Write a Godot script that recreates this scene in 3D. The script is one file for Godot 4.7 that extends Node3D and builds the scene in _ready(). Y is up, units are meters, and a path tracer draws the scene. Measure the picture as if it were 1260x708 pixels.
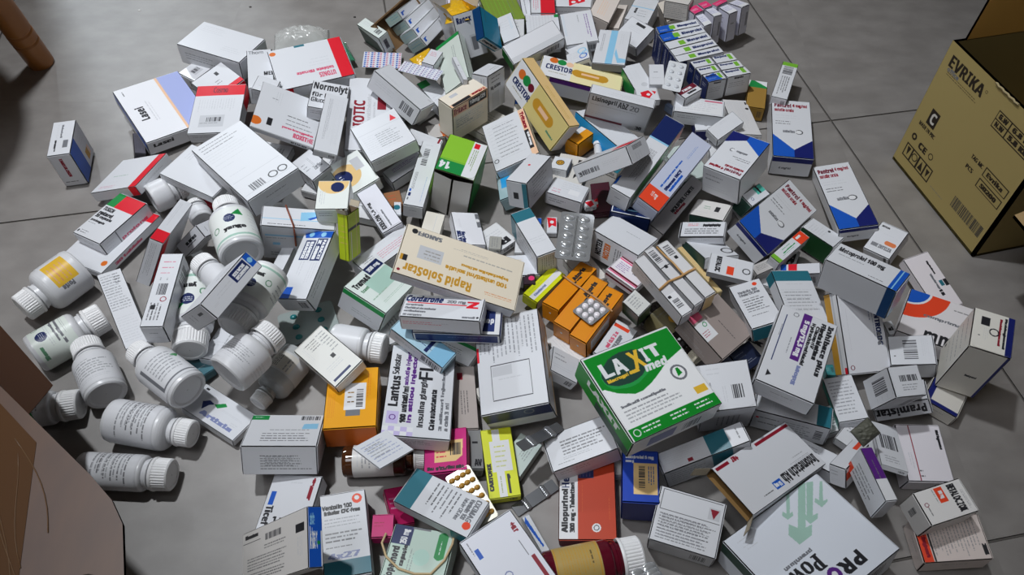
extends Node3D
# A heap of medicine cartons, bottles and blister cards on a tiled floor.

var used := {}
var rng := RandomNumberGenerator.new()
var sheets: Array = []          # the print on the cartons is drawn into shared sheets
var sheet: Image
var shelf_x := 0
var shelf_y := 0
var shelf_h := 0
const SIDE := 2048
const PPM := 2200.0             # pixels per metre of printed card
var todo: Array = []            # [mesh instance, sheet number, roughness] until the sheets are finished
var plain_uv := {}
var masks := {}
var fonts := {}
var sheet_mats := {}
var pal := {"k": "29292d", "w": "e4e5e8", "c": "c6c8cd", "e": "74767c", "g": "5f8f6f", "G": "1f8a45", "H": "78b638", "E": "17892b", "J": "29463c", "V": "1c4424", "v": "55b9a8", "j": "b3d6c9", "n": "1d2a5c", "N": "1a2268", "B": "1c58bd", "D": "123a66", "s": "8ec6e6", "S": "2d9bd8", "u": "8089b4", "R": "dc1f30", "M": "8c1a2c", "m": "6d1a2e", "P": "d05a76", "Q": "e63f78", "p": "5b2a80", "L": "c6bbe2", "o": "d9702c", "O": "e8492a", "F": "f0c6a4", "y": "c9952f", "Y": "ecc98c", "t": "2b7080", "T": "9db0ac", "Z": "e6b93c", "A": "a3c6b8", "q": "d8d4cc", "U": "a9b4e4", "x": "2a9a4a", "b": "2c231a", "a": "b09d64"}

func _ready() -> void:
	rng.seed = 7
	# ---------------------------------------------------------------- camera, sky, lights, exposure
	var cam := Camera3D.new()
	cam.name = "camera"
	cam.transform = Transform3D(Basis(Vector3(0.999885, 0.009476, -0.011817), Vector3(-0.015148, 0.62553, -0.780053), Vector3(0, 0.780142, 0.625602)), Vector3(0, 0.7198, 0))
	cam.fov = 40.341
	cam.near = 0.02
	add_child(cam)
	var we := WorldEnvironment.new()
	we.name = "environment"
	var env := Environment.new()
	env.background_mode = Environment.BG_COLOR
	env.background_color = Color(0.02, 0.02, 0.02)
	env.tonemap_mode = Environment.TONE_MAPPER_LINEAR
	env.tonemap_exposure = 1.0
	env.sdfgi_enabled = true
	env.ssao_enabled = true
	env.ssil_enabled = true
	we.environment = env
	add_child(we)
	unseen_spotlight()
	added_ceiling_panel()
	unseen_downlight()
	# ---------------------------------------------------------------- the room
	room()
	furniture()
	# ---------------------------------------------------------------- the heap
	new_sheet()
	pile_a()
	pile_b()
	pile_c()
	pile_d()
	pile_e()
	extras()
	finish_sheets()

func unseen_spotlight() -> void:
	# a spot lamp out of view behind the heap, placed to light the left floor: its beam reaches the floor between the sideboard and the wardrobe
	var o := thing("unseen_ceiling_lamp", "bright cool ceiling spot lamp out of view behind the heap, lighting the left floor", "lamp", Vector3(-2.3, 2.41, -4.0))
	part(lathe([[0.001, 0.10], [0.05, 0.10], [0.06, 0.05], [0.2, -0.03], [0.205, -0.06], [0.19, -0.06], [0.185, -0.03], [0.001, 0.02]], 40), "shade", mat("dddddd", 0.4), o)
	part(lathe([[0.001, -0.045], [0.12, -0.05], [0.15, -0.03], [0.001, -0.028]], 32), "bulb", glow_mat(Color(0.93, 0.97, 1.0), 4.0), o)
	var l := SpotLight3D.new()
	l.name = "unseen_spot_light"
	l.light_color = Color(0.93, 0.97, 1.0)
	l.light_energy = 5.5
	l.light_size = 0.14
	l.spot_range = 14.0
	l.spot_angle = 13.0
	l.spot_angle_attenuation = 0.6
	l.spot_attenuation = 2.0
	l.shadow_enabled = true
	o.add_child(l)
	l.look_at_from_position(Vector3(-2.3, 2.31, -4.0), Vector3(-0.45, 0, -0.9))

func added_ceiling_panel() -> void:  # unseen panel, added only as soft fill for the shadows
	var o := thing("added_ceiling_panel", "square white ceiling light panel out of view, added for soft fill over the heap", "lamp", Vector3(-0.9, 2.585, 0.3))
	part(box_mesh(Vector3(0.96, 0.03, 0.96), 0.004), "frame", mat("e8e8e8", 0.5), o)
	part(box_mesh(Vector3(0.9, 0.012, 0.9), 0.002), "diffuser", glow_mat(Color(0.97, 0.98, 1.0), 0.9), o).position.y = -0.016
	var l := AreaLight3D.new()
	l.name = "fill_panel_light"
	l.area_size = Vector2(0.9, 0.9)
	l.light_color = Color(0.97, 0.98, 1.0)
	l.light_energy = 1.7
	l.area_range = 14.0
	l.area_attenuation = 2.0
	l.shadow_enabled = true
	l.position = Vector3(0, -0.03, 0)
	l.rotation_degrees = Vector3(-90, 0, 0)
	o.add_child(l)

func unseen_downlight() -> void:  # out of view, placed to light the heap and dim toward the lower right
	var o := thing("unseen_downlight", "small round ceiling lamp out of view, lighting the heap from above its left", "lamp", Vector3(-0.65, 2.58, -0.85))
	part(lathe([[0.001, 0.02], [0.10, 0.02], [0.105, 0.0], [0.075, -0.004], [0.07, 0.012], [0.001, 0.012]], 40), "trim", mat("dddddd", 0.4), o)
	part(lathe([[0.001, -0.004], [0.055, -0.004], [0.062, 0.006], [0.001, 0.008]], 32), "bulb", glow_mat(Color(0.97, 0.985, 1.0), 4.0), o)
	var l := SpotLight3D.new()
	l.name = "unseen_downlight_beam"
	l.light_color = Color(0.97, 0.985, 1.0)
	l.light_energy = 4.6
	l.light_size = 0.055
	l.spot_range = 14.0
	l.spot_angle = 25.0
	l.spot_angle_attenuation = 1.0
	l.spot_attenuation = 2.0
	l.shadow_enabled = true
	o.add_child(l)
	l.look_at_from_position(Vector3(-0.65, 2.51, -0.85), Vector3(-0.12, 0, -0.95))


# ------------------------------------------------------------------ helpers
func numbered(n: String) -> String:
	if not used.has(n):
		used[n] = 0
		return n
	used[n] += 1
	return "%s_%03d" % [n, used[n]]

func thing(called: String, label: String, category: String, at := Vector3.ZERO, turn := Vector3.ZERO, group := "") -> Node3D:
	var o := Node3D.new()
	o.name = numbered(called)
	o.position = at
	o.rotation_degrees = turn
	o.set_meta("label", label)
	o.set_meta("category", category)
	if group != "":
		o.set_meta("group", group)
	add_child(o)
	return o

func part(m: Mesh, called: String, material: Material, parent: Node3D) -> MeshInstance3D:
	var o := MeshInstance3D.new()
	o.name = called
	o.mesh = m
	if material != null:
		o.material_override = material
	parent.add_child(o, true)
	return o

func structure(m: Mesh, called: String, material: Material, at := Vector3.ZERO) -> MeshInstance3D:
	var o := part(m, called, material, self)
	o.position = at
	o.set_meta("kind", "structure")
	o.set_meta("label", {"ceiling": "plain white ceiling of the room", "wall_north": "plain pale wall behind the heap", "wall_south": "plain pale wall behind the viewer", "wall_west": "plain pale wall at the left", "wall_east": "plain pale wall at the right"}.get(called, called))
	return o

var mat_cache := {}
func mat(hex: String, rough := 0.5, metal := 0.0) -> StandardMaterial3D:
	var key := "%s/%s/%s" % [hex, rough, metal]
	if not mat_cache.has(key):
		var m := StandardMaterial3D.new()
		m.albedo_color = Color(hex)
		m.roughness = rough
		m.metallic = metal
		mat_cache[key] = m
	return mat_cache[key]

func glow_mat(c: Color, e: float) -> StandardMaterial3D:
	var m := StandardMaterial3D.new()
	m.albedo_color = Color(0.9, 0.9, 0.9)
	m.emission_enabled = true
	m.emission = c
	m.emission_energy_multiplier = e
	return m

func grain_mat(dark: String, light: String, freq: float, rough: float, seed_: int, bump := 0.0, fibre := 1.0) -> StandardMaterial3D:
	var key := "grain%s%s%s%s" % [dark, light, freq, seed_]
	if mat_cache.has(key):
		return mat_cache[key]
	var n := FastNoiseLite.new()
	n.seed = seed_
	n.frequency = freq
	n.fractal_octaves = 5
	var im := Image.create(512, 512, false, Image.FORMAT_RGBA8)
	var a := Color(dark)
	var b := Color(light)
	for y in 512:
		for x in 512:
			var v: float = clampf(n.get_noise_2d(x, y * fibre) * 0.9 + 0.5, 0, 1)
			im.set_pixel(x, y, a.lerp(b, v))
	im.generate_mipmaps()
	var m := StandardMaterial3D.new()
	m.albedo_texture = ImageTexture.create_from_image(im)
	m.roughness = rough
	m.metallic_specular = 0.5 if rough < 0.49 or rough > 0.51 else 0.8
	m.uv1_triplanar = true
	m.uv1_world_triplanar = true
	m.uv1_scale = Vector3(2.2, 2.2, 2.2)
	mat_cache[key] = m
	return m

# a box with rounded off edges, standing centred on the origin
func box_mesh(s: Vector3, e: float) -> ArrayMesh:
	return carton_mesh(s, e, 0.0, {}, Rect2(), 1, "")

func add_quad(st: SurfaceTool, p: Array, n: Array, uv: Array) -> void:
	for i in [0, 1, 2, 0, 2, 3]:
		st.set_normal(n[i])
		st.set_uv(uv[i])
		st.add_vertex(p[i])

const SIDES := {"F": [Vector3(1, 0, 0), Vector3(0, 0, 1), Vector3(0, 1, 0)], "D": [Vector3(1, 0, 0), Vector3(0, 0, -1), Vector3(0, -1, 0)], "B": [Vector3(1, 0, 0), Vector3(0, -1, 0), Vector3(0, 0, 1)], "T": [Vector3(-1, 0, 0), Vector3(0, -1, 0), Vector3(0, 0, -1)], "R": [Vector3(0, 0, -1), Vector3(0, -1, 0), Vector3(1, 0, 0)], "L": [Vector3(0, 0, 1), Vector3(0, -1, 0), Vector3(-1, 0, 0)]}

# six slightly bulging card panels with chamfered folds; uv holds each panel's place on its sheet
func carton_mesh(s: Vector3, e: float, bulge: float, uv: Dictionary, plain: Rect2, grid: int, skip: String) -> ArrayMesh:
	var st := SurfaceTool.new()
	st.begin(Mesh.PRIMITIVE_TRIANGLES)
	var h := s * 0.5
	var pc := plain.get_center()
	for f in SIDES:
		if f == skip:
			continue
		var u: Vector3 = SIDES[f][0]
		var v: Vector3 = SIDES[f][1]
		var n: Vector3 = SIDES[f][2]
		var hu: float = absf(u.dot(h)) - e
		var hv: float = absf(v.dot(h)) - e
		var hn: float = absf(n.dot(h))
		var r: Rect2 = uv.get(f, plain)
		var g := grid if bulge != 0.0 else 1
		var amp := bulge * minf(hu, hv)
		for i in g:
			for j in g:
				var p := []
				var nn := []
				var t := []
				for c in [[0, 0], [1, 0], [1, 1], [0, 1]]:
					var a: float = (i + c[0]) * 2.0 / g - 1.0
					var b: float = (j + c[1]) * 2.0 / g - 1.0
					p.append(u * (a * hu) + v * (b * hv) + n * (hn + amp * (1 - a * a) * (1 - b * b)))
					nn.append((n + u * (2 * a * amp * (1 - b * b) / maxf(hu, 0.001)) + v * (2 * b * amp * (1 - a * a) / maxf(hv, 0.001))).normalized())
					t.append(r.position + r.size * Vector2(a * 0.5 + 0.5, b * 0.5 + 0.5))
				add_quad(st, p, nn, t)
	# folds
	var ax := [Vector3(1, 0, 0), Vector3(0, 1, 0), Vector3(0, 0, 1)]
	for k in 3:
		var a: Vector3 = ax[k]
		var b: Vector3 = ax[(k + 1) % 3]
		var c: Vector3 = ax[(k + 2) % 3]
		var la: float = h[k] - e
		for sb in [-1.0, 1.0]:
			for sc in [-1.0, 1.0]:
				var hb: float = h[(k + 1) % 3]
				var hc: float = h[(k + 2) % 3]
				var p1: Vector3 = b * sb * hb + c * sc * (hc - e)
				var p2: Vector3 = b * sb * (hb - e) + c * sc * hc
				var q := [p1 - a * la, p1 + a * la, p2 + a * la, p2 - a * la]
				var nb: Vector3 = b * sb
				var nc: Vector3 = c * sc
				var nq := [nb, nb, nc, nc]
				if sb * sc > 0:
					q.reverse()
					nq.reverse()
				add_quad(st, q, nq, [pc, pc, pc, pc])
	for sx in [-1.0, 1.0]:
		for sy in [-1.0, 1.0]:
			for sz in [-1.0, 1.0]:
				var t := [Vector3(sx * h.x, sy * (h.y - e), sz * (h.z - e)), Vector3(sx * (h.x - e), sy * h.y, sz * (h.z - e)), Vector3(sx * (h.x - e), sy * (h.y - e), sz * h.z)]
				if sx * sy * sz > 0:
					t.reverse()
				for q in t:
					st.set_normal(Vector3(sx, sy, sz).normalized())
					st.set_uv(pc)
					st.add_vertex(q)
	return st.commit()

# a turned shape: profile of [radius, height] from bottom to top; ribs > 0 flutes the points whose third entry is set
func lathe(prof: Array, seg: int, ribs := 0, depth := 0.0) -> ArrayMesh:
	var st := SurfaceTool.new()
	st.begin(Mesh.PRIMITIVE_TRIANGLES)
	for i in prof.size() - 1:
		for j in seg:
			var q := []
			for c in [[i, j], [i + 1, j], [i + 1, j + 1], [i, j + 1]]:
				var pr: Array = prof[c[0]]
				var a: float = TAU * (c[1] % seg) / seg
				var r: float = pr[0]
				if ribs > 0 and pr.size() > 2:
					r -= depth * (0.5 + 0.5 * cos(a * ribs))
				q.append(Vector3(cos(a) * r, pr[1], sin(a) * r))
			for k in [0, 1, 2, 0, 2, 3]:
				st.set_smooth_group(i if ribs == 0 else 0xFFFFFFFF)
				st.add_vertex(q[k])
	st.generate_normals()
	return st.commit()

func tube(points: Array, r: float, sides := 6, closed := false) -> ArrayMesh:
	var st := SurfaceTool.new()
	st.begin(Mesh.PRIMITIVE_TRIANGLES)
	var rings := []
	for i in points.size():
		var a: Vector3 = points[maxi(i - 1, 0)]
		var b: Vector3 = points[mini(i + 1, points.size() - 1)]
		var d := (b - a).normalized()
		var x := d.cross(Vector3(0.31, 0.9, 0.2)).normalized()
		var y := d.cross(x)
		var ring := []
		for j in sides:
			var t := TAU * j / sides
			ring.append(points[i] + (x * cos(t) + y * sin(t)) * r)
		rings.append(ring)
	for i in rings.size() - 1:
		for j in sides:
			var k := (j + 1) % sides
			for q in [rings[i][j], rings[i + 1][j], rings[i + 1][k], rings[i][j], rings[i + 1][k], rings[i][k]]:
				st.add_vertex(q)
	for e in [0, rings.size() - 1]:
		for j in range(1, sides - 1):
			var t := [rings[e][0], rings[e][j], rings[e][j + 1]]
			if e == 0:
				t.reverse()
			for q in t:
				st.add_vertex(q)
	st.generate_normals()
	return st.commit()

# a flat panel of any outline with thickness, outline lies in x and z, top at y = 0
func slab(outline: PackedVector2Array, thick: float) -> ArrayMesh:
	var st := SurfaceTool.new()
	st.begin(Mesh.PRIMITIVE_TRIANGLES)
	var tri := Geometry2D.triangulate_polygon(outline)
	for i in range(0, tri.size(), 3):
		var p := []
		for k in 3:
			p.append(outline[tri[i + k]])
		if (p[1] - p[0]).cross(p[2] - p[0]) < 0:
			p.reverse()
		for k in 3:
			st.set_normal(Vector3.UP)
			st.add_vertex(Vector3(p[k].x, 0, p[k].y))
		for k in [2, 1, 0]:
			st.set_normal(Vector3.DOWN)
			st.add_vertex(Vector3(p[k].x, -thick, p[k].y))
	var n := outline.size()
	for i in n:
		var a := outline[i]
		var b := outline[(i + 1) % n]
		var nn := Vector3((b - a).y, 0, -(b - a).x).normalized()
		if Geometry2D.is_polygon_clockwise(outline):
			nn = -nn
		for q in [Vector3(a.x, 0, a.y), Vector3(b.x, 0, b.y), Vector3(b.x, -thick, b.y), Vector3(a.x, 0, a.y), Vector3(b.x, -thick, b.y), Vector3(a.x, -thick, a.y)]:
			st.set_normal(nn)
			st.add_vertex(q)
	return st.commit()

# ------------------------------------------------------------------ printing
func new_sheet() -> void:
	sheet = Image.create(SIDE, SIDE, false, Image.FORMAT_RGBA8)
	sheet.fill(Color("d9dbe0"))
	sheets.append(sheet)
	shelf_x = 0
	shelf_y = 0
	shelf_h = 0
	plain_uv = {}

func claim(w: int, h: int) -> Rect2i:
	if shelf_x + w + 4 > SIDE:
		shelf_x = 0
		shelf_y += shelf_h
		shelf_h = 0
	var r := Rect2i(shelf_x + 2, shelf_y + 2, w, h)
	shelf_x += w + 4
	shelf_h = maxi(shelf_h, h + 4)
	return r

func uv_of(r: Rect2i) -> Rect2:
	return Rect2(Vector2(r.position) / SIDE, Vector2(r.size) / SIDE)

func plain(hex: String) -> Rect2:
	if not plain_uv.has(hex):
		var r := claim(12, 12)
		sheet.fill_rect(r.grow(2), Color(hex))
		plain_uv[hex] = Rect2(Vector2(r.get_center()) / SIDE, Vector2.ZERO)
	return plain_uv[hex]

func some_side(hex: String, kind: int) -> Rect2:
	var key := "%s#%d" % [hex, kind]
	if not plain_uv.has(key):
		plain_uv[key] = printed(0.07, 0.03, hex, ["l 8,18,50,34 e 2;l 8,64,76,18 c 2", "l 10,22,40,40 c 3;a 66,24,24,50", "l 30,30,40,18 e 1;l 20,60,60,16 c 1"][kind])
	return plain_uv[key]

func font_of(k: String) -> Font:
	if not fonts.has(k):
		var f := SystemFont.new()
		f.font_names = PackedStringArray(["Droid Serif" if k == "s" else "Droid Sans"])
		f.font_weight = 700 if k in ["b", "i", "s"] else 400
		fonts[k] = f
	return fonts[k]

func text_mask(s: String, k: String, px: int) -> Image:
	var key := "%s|%s|%d" % [s, k, px]
	if masks.has(key):
		return masks[key]
	var ts := TextServerManager.get_primary_interface()
	var tl := TextLine.new()
	tl.add_string(s, font_of(k), px)
	var sz := tl.get_size()
	var im := Image.create(int(sz.x) + px, int(sz.y) + px, false, Image.FORMAT_RGBA8)
	var pen := Vector2(px * 0.3, tl.get_line_ascent() + px * 0.3)
	for g in ts.shaped_text_get_glyphs(tl.get_rid()):
		var fs := Vector2i(g.font_size, 0)
		ts.font_render_glyph(g.font_rid, fs, g.index)
		var r: Rect2 = ts.font_get_glyph_uv_rect(g.font_rid, fs, g.index)
		var ti: int = ts.font_get_glyph_texture_idx(g.font_rid, fs, g.index)
		if ti >= 0 and r.size.x > 0:
			var src := ts.font_get_texture_image(g.font_rid, fs, ti).get_region(Rect2i(r))
			src.convert(Image.FORMAT_RGBA8)
			var off: Vector2 = ts.font_get_glyph_offset(g.font_rid, fs, g.index)
			im.blend_rect(src, Rect2i(Vector2i.ZERO, src.get_size()), Vector2i(pen + off))
		pen.x += g.advance
	if k == "i":
		var sl := Image.create(im.get_width() + im.get_height() / 4, im.get_height(), false, Image.FORMAT_RGBA8)
		for y in im.get_height():
			sl.blit_rect(im, Rect2i(0, y, im.get_width(), 1), Vector2i((im.get_height() - y) / 4, y))
		im = sl
	var ur := im.get_used_rect()
	if ur.size.x > 0:
		im = im.get_region(ur)
	masks[key] = im
	return im

func ink(c: String) -> Color:
	return Color(pal.get(c, "29292d"))

# draws the little print language onto a rectangle of the sheet
func draw_ops(r: Rect2i, base: Color, ops: String) -> void:
	var W := float(r.size.x)
	var H := float(r.size.y)
	for op in ops.split(";", false):
		var f := op.strip_edges().split(" ")
		var t := f[0]
		if t == "p":
			var pts := []
			for i in range(2, f.size()):
				var c := f[i].split(",")
				pts.append(Vector2(float(c[0]) * W / 100.0, float(c[1]) * H / 100.0))
			fill_poly(r, pts, ink(f[1]))
			continue
		var n := f[1].split_floats(",")
		var x := r.position.x + n[0] * W / 100.0
		var y := r.position.y + n[1] * H / 100.0
		if t == "c" or t == "o":
			var rad := n[2] * H / 100.0
			disc(r, Vector2(x, y), rad, ink(f[2]), rad * 0.25 if t == "o" else 0.0)
			continue
		if t == "a" or t == "A":
			bars(r, Rect2(x, y, n[2] * W / 100.0, n[3] * H / 100.0), t == "A")
			continue
		var w := n[2] * W / 100.0
		var h := n[3] * H / 100.0
		var q := Rect2i(int(round(x)), int(round(y)), maxi(1, int(round(w))), maxi(1, int(round(h)))).intersection(r)
		if q.size.x < 1 or q.size.y < 1:
			continue
		if t == "r":
			sheet.fill_rect(q, ink(f[2]))
		elif t == "l" or t == "v":
			lines(q, ink(f[2]), int(f[3]) if f.size() > 3 else 3, t == "v", base)
		elif t[0] in ["t", "b", "i", "s"]:
			var s := op.strip_edges().substr(t.length() + 1 + f[1].length() + 1 + f[2].length() + 1)
			var turn := int(t[1])
			var tall: int = q.size.y if turn % 2 == 0 else q.size.x
			var m: Image = text_mask(s, t[0], clampi(int(tall * 1.35), 10, 72)).duplicate()
			if m.get_width() < 1:
				continue
			if turn == 1:
				m.rotate_90(CLOCKWISE)
			elif turn == 2:
				m.rotate_180()
			elif turn == 3:
				m.rotate_90(COUNTERCLOCKWISE)
			m.resize(q.size.x, q.size.y, Image.INTERPOLATE_BILINEAR)
			var solid := Image.create(q.size.x, q.size.y, false, Image.FORMAT_RGBA8)
			solid.fill(ink(f[2]))
			sheet.blend_rect_mask(solid, m, Rect2i(Vector2i.ZERO, q.size), q.position)

func lines(q: Rect2i, c: Color, n: int, upright: bool, base: Color) -> void:
	var across: float = q.size.x if upright else q.size.y
	var along: float = q.size.y if upright else q.size.x
	var row := across / n
	var th := clampi(int(row * 0.42), 1, 3)
	for i in n:
		var at := 0.0
		var stop := along * rng.randf_range(0.72, 1.0)
		var tone := base.lerp(c, rng.randf_range(0.4, 0.68))
		while at < stop:
			var ln := minf(rng.randf_range(1.2, 5.0) * maxf(th, 2.0), stop - at)
			var o := int(i * row + row * 0.25)
			if upright:
				sheet.fill_rect(Rect2i(q.position.x + o, q.position.y + int(at), th, maxi(1, int(ln))).intersection(q), tone)
			else:
				sheet.fill_rect(Rect2i(q.position.x + int(at), q.position.y + o, maxi(1, int(ln)), th).intersection(q), tone)
			at += ln + maxf(1.0, th * 0.6)

func bars(r: Rect2i, q: Rect2, lying: bool) -> void:
	var along := q.size.y if lying else q.size.x
	var at := 0.0
	while at < along:
		var w := float([1, 1, 2, 2, 3][rng.randi() % 5])
		var k: Rect2i
		if lying:
			k = Rect2i(int(q.position.x), int(q.position.y + at), int(q.size.x), int(w))
		else:
			k = Rect2i(int(q.position.x + at), int(q.position.y), int(w), int(q.size.y))
		k = k.intersection(r)
		if k.size.x > 0 and k.size.y > 0:
			sheet.fill_rect(k, Color("34343a"))
		at += w + float([1, 1, 2, 3][rng.randi() % 4])

func disc(r: Rect2i, c: Vector2, rad: float, col: Color, ring: float) -> void:
	for y in range(maxi(r.position.y, int(c.y - rad)), mini(r.end.y, int(c.y + rad) + 1)):
		for x in range(maxi(r.position.x, int(c.x - rad)), mini(r.end.x, int(c.x + rad) + 1)):
			var d := Vector2(x + 0.5, y + 0.5).distance_to(c)
			if d <= rad and (ring == 0.0 or d > rad - ring):
				sheet.set_pixel(x, y, col)

func fill_poly(r: Rect2i, pts: Array, col: Color) -> void:
	for y in r.size.y:
		var xs := []
		var yy := y + 0.5
		for i in pts.size():
			var a: Vector2 = pts[i]
			var b: Vector2 = pts[(i + 1) % pts.size()]
			if (a.y <= yy) != (b.y <= yy):
				xs.append(a.x + (yy - a.y) * (b.x - a.x) / (b.y - a.y))
		xs.sort()
		for i in range(0, xs.size() - 1, 2):
			var q := Rect2i(r.position.x + int(round(xs[i])), r.position.y + y, int(round(xs[i + 1])) - int(round(xs[i])), 1).intersection(r)
			if q.size.x > 0 and q.size.y > 0:
				sheet.fill_rect(q, col)

func printed(w: float, h: float, hex: String, ops: String) -> Rect2:
	var r := claim(clampi(int(w * PPM), 16, 900), clampi(int(h * PPM), 16, 900))
	sheet.fill_rect(r.grow(2), Color(hex))
	draw_ops(r, Color(hex), ops)
	return uv_of(r)

func room_on_sheet(s: Vector3, faces := 3) -> void:
	# starts a new sheet unless the next few claims are sure to fit on this one
	var big := int(maxf(maxf(s.x, s.y), s.z) * PPM) + 8
	var x := shelf_x
	var y := shelf_y
	var h := shelf_h
	for i in faces:
		var tall := int([s.z, s.y, s.y, s.y][mini(i, 3)] * PPM) + 8
		if x + big > SIDE:
			x = 0
			y += h
			h = 0
		x += big
		h = maxi(h, tall)
	if y + h + 90 > SIDE:
		new_sheet()

func finish_sheets() -> void:
	var tex := []
	for s in sheets:
		s.generate_mipmaps()
		tex.append(ImageTexture.create_from_image(s))
	for t in todo:
		var key := "%d/%.2f" % [t[1], t[2]]
		if not sheet_mats.has(key):
			var m := StandardMaterial3D.new()
			m.albedo_texture = tex[t[1]]
			m.roughness = t[2]
			m.metallic_specular = 0.4
			m.texture_filter = BaseMaterial3D.TEXTURE_FILTER_LINEAR_WITH_MIPMAPS_ANISOTROPIC
			sheet_mats[key] = m
		t[0].material_override = sheet_mats[key]
	print("sheets ", sheets.size())

# ------------------------------------------------------------------ a folding carton
func carton(label: String, at: Vector3, turn: Vector3, mm: Vector3, d: Dictionary) -> Node3D:
	var s := mm * 0.001
	room_on_sheet(s, 5)
	var base: String = d.get("base", "d9dbe0")
	var rough: float = d.get("rough", [0.3, 0.35, 0.4][rng.randi() % 3])
	var o := thing(d.get("nm", "medicine_box"), label, d.get("cat", "medicine box"), at, turn, d.get("group", ""))
	var flat := plain(base)
	var uv := {}
	var sz := {"F": [s.x, s.z], "D": [s.x, s.z], "B": [s.x, s.y], "T": [s.x, s.y], "L": [s.z, s.y], "R": [s.z, s.y]}
	for f in sz:
		if d.has(f):
			uv[f] = printed(sz[f][0], sz[f][1], base, d[f])
		else:
			uv[f] = some_side(base, rng.randi() % 3)
	var e := clampf(minf(minf(s.x, s.y), s.z) * 0.045, 0.0003, 0.0008)
	var open: String = d.get("open", "")
	var n := sheets.size() - 1
	var bulge := rng.randf_range(-0.012, 0.02)
	# the two smallest opposite sides close with tucked flaps
	var area := {"x": s.y * s.z, "y": s.x * s.z, "z": s.x * s.y}
	var ends: Array = ["L", "R"] if area.x <= area.y and area.x <= area.z else (["T", "B"] if area.z <= area.y else ["F", "D"])
	var thin := minf(minf(s.x, s.y), s.z) < 0.0035
	var body: MeshInstance3D
	if open != "":
		body = part(open_box_mesh(s, e, uv, flat, open), "body", null, o)
		lining(o, s, open, d.get("inn", "8a7a60"))
		flaps(o, s, open, d.get("flap", ""), base)
	else:
		body = part(carton_mesh(s, e, 0.0 if thin else bulge, uv, flat, 4, ""), "body", null, o)
	body.position.y = s.y * 0.5
	todo.append([body, n, rough])
	if not thin:
		for f in ends:
			if f == open:
				continue
			var u: Vector3 = SIDES[f][0]
			var v: Vector3 = SIDES[f][1]
			var nn: Vector3 = SIDES[f][2]
			var w: float = absf(u.dot(s))
			var hgt: float = absf(v.dot(s))
			var fl := part(flap_mesh(w - 2.4 * e, hgt - 2.4 * e, 0.00045, uv[f], flat), "end_flap", null, o)
			fl.transform = Transform3D(Basis(u, -v, nn), Vector3(0, s.y * 0.5, 0) + nn * (absf(nn.dot(s)) * 0.5 + 0.0001))
			todo.append([fl, n, rough])
	return o

# the tuck flap that closes an end: a card panel whose free edge is rounded at the corners
func flap_mesh(w: float, h: float, t: float, r: Rect2, flat: Rect2) -> ArrayMesh:
	var st := SurfaceTool.new()
	st.begin(Mesh.PRIMITIVE_TRIANGLES)
	var c := minf(w, h) * 0.14
	var o := [Vector2(-w / 2, h / 2), Vector2(w / 2, h / 2), Vector2(w / 2, -h / 2 + c), Vector2(w / 2 - c * 0.3, -h / 2 + c * 0.3), Vector2(w / 2 - c, -h / 2), Vector2(-w / 2 + c, -h / 2), Vector2(-w / 2 + c * 0.3, -h / 2 + c * 0.3), Vector2(-w / 2, -h / 2 + c)]
	var mid := Vector2.ZERO
	for i in o.size():
		var a: Vector2 = o[i]
		var b: Vector2 = o[(i + 1) % o.size()]
		for q in [mid, a, b]:
			st.set_normal(Vector3(0, 0, 1))
			st.set_uv(r.position + r.size * Vector2(q.x / w + 0.5, 0.5 - q.y / h))
			st.add_vertex(Vector3(q.x, q.y, t))
		var nn := Vector3((b - a).y, -(b - a).x, 0).normalized() * -1.0
		for q in [Vector3(a.x, a.y, t), Vector3(a.x, a.y, 0), Vector3(b.x, b.y, 0), Vector3(a.x, a.y, t), Vector3(b.x, b.y, 0), Vector3(b.x, b.y, t)]:
			st.set_normal(nn)
			st.set_uv(flat.get_center())
			st.add_vertex(q)
	return st.commit()

func open_box_mesh(s: Vector3, e: float, uv: Dictionary, flat: Rect2, skip: String) -> ArrayMesh:
	return carton_mesh(s, e, 0.0, uv, flat, 1, skip)

func lining(o: Node3D, s: Vector3, open: String, hex: String) -> void:
	# inner walls of the open carton, card thickness inside the outer ones
	var st := SurfaceTool.new()
	st.begin(Mesh.PRIMITIVE_TRIANGLES)
	var h := s * 0.5 - Vector3.ONE * 0.0006
	var out_n: Vector3 = SIDES[open][2]
	for f in SIDES:
		if f == open:
			continue
		var u: Vector3 = SIDES[f][0]
		var v: Vector3 = SIDES[f][1]
		var n: Vector3 = SIDES[f][2]
		var p := []
		for c in [[-1, -1], [-1, 1], [1, 1], [1, -1]]:
			var q: Vector3 = u * (c[0] * absf(u.dot(h))) + v * (c[1] * absf(v.dot(h))) + n * absf(n.dot(h))
			if q.dot(out_n) > 0 and absf(n.dot(out_n)) < 0.5:
				q += out_n * 0.0006
			p.append(q)
		add_quad(st, p, [-n, -n, -n, -n], [Vector2.ZERO, Vector2.ZERO, Vector2.ZERO, Vector2.ZERO])
	var m := part(st.commit(), "lining", mat(hex, 0.75), o)
	m.position.y = s.y * 0.5

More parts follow.
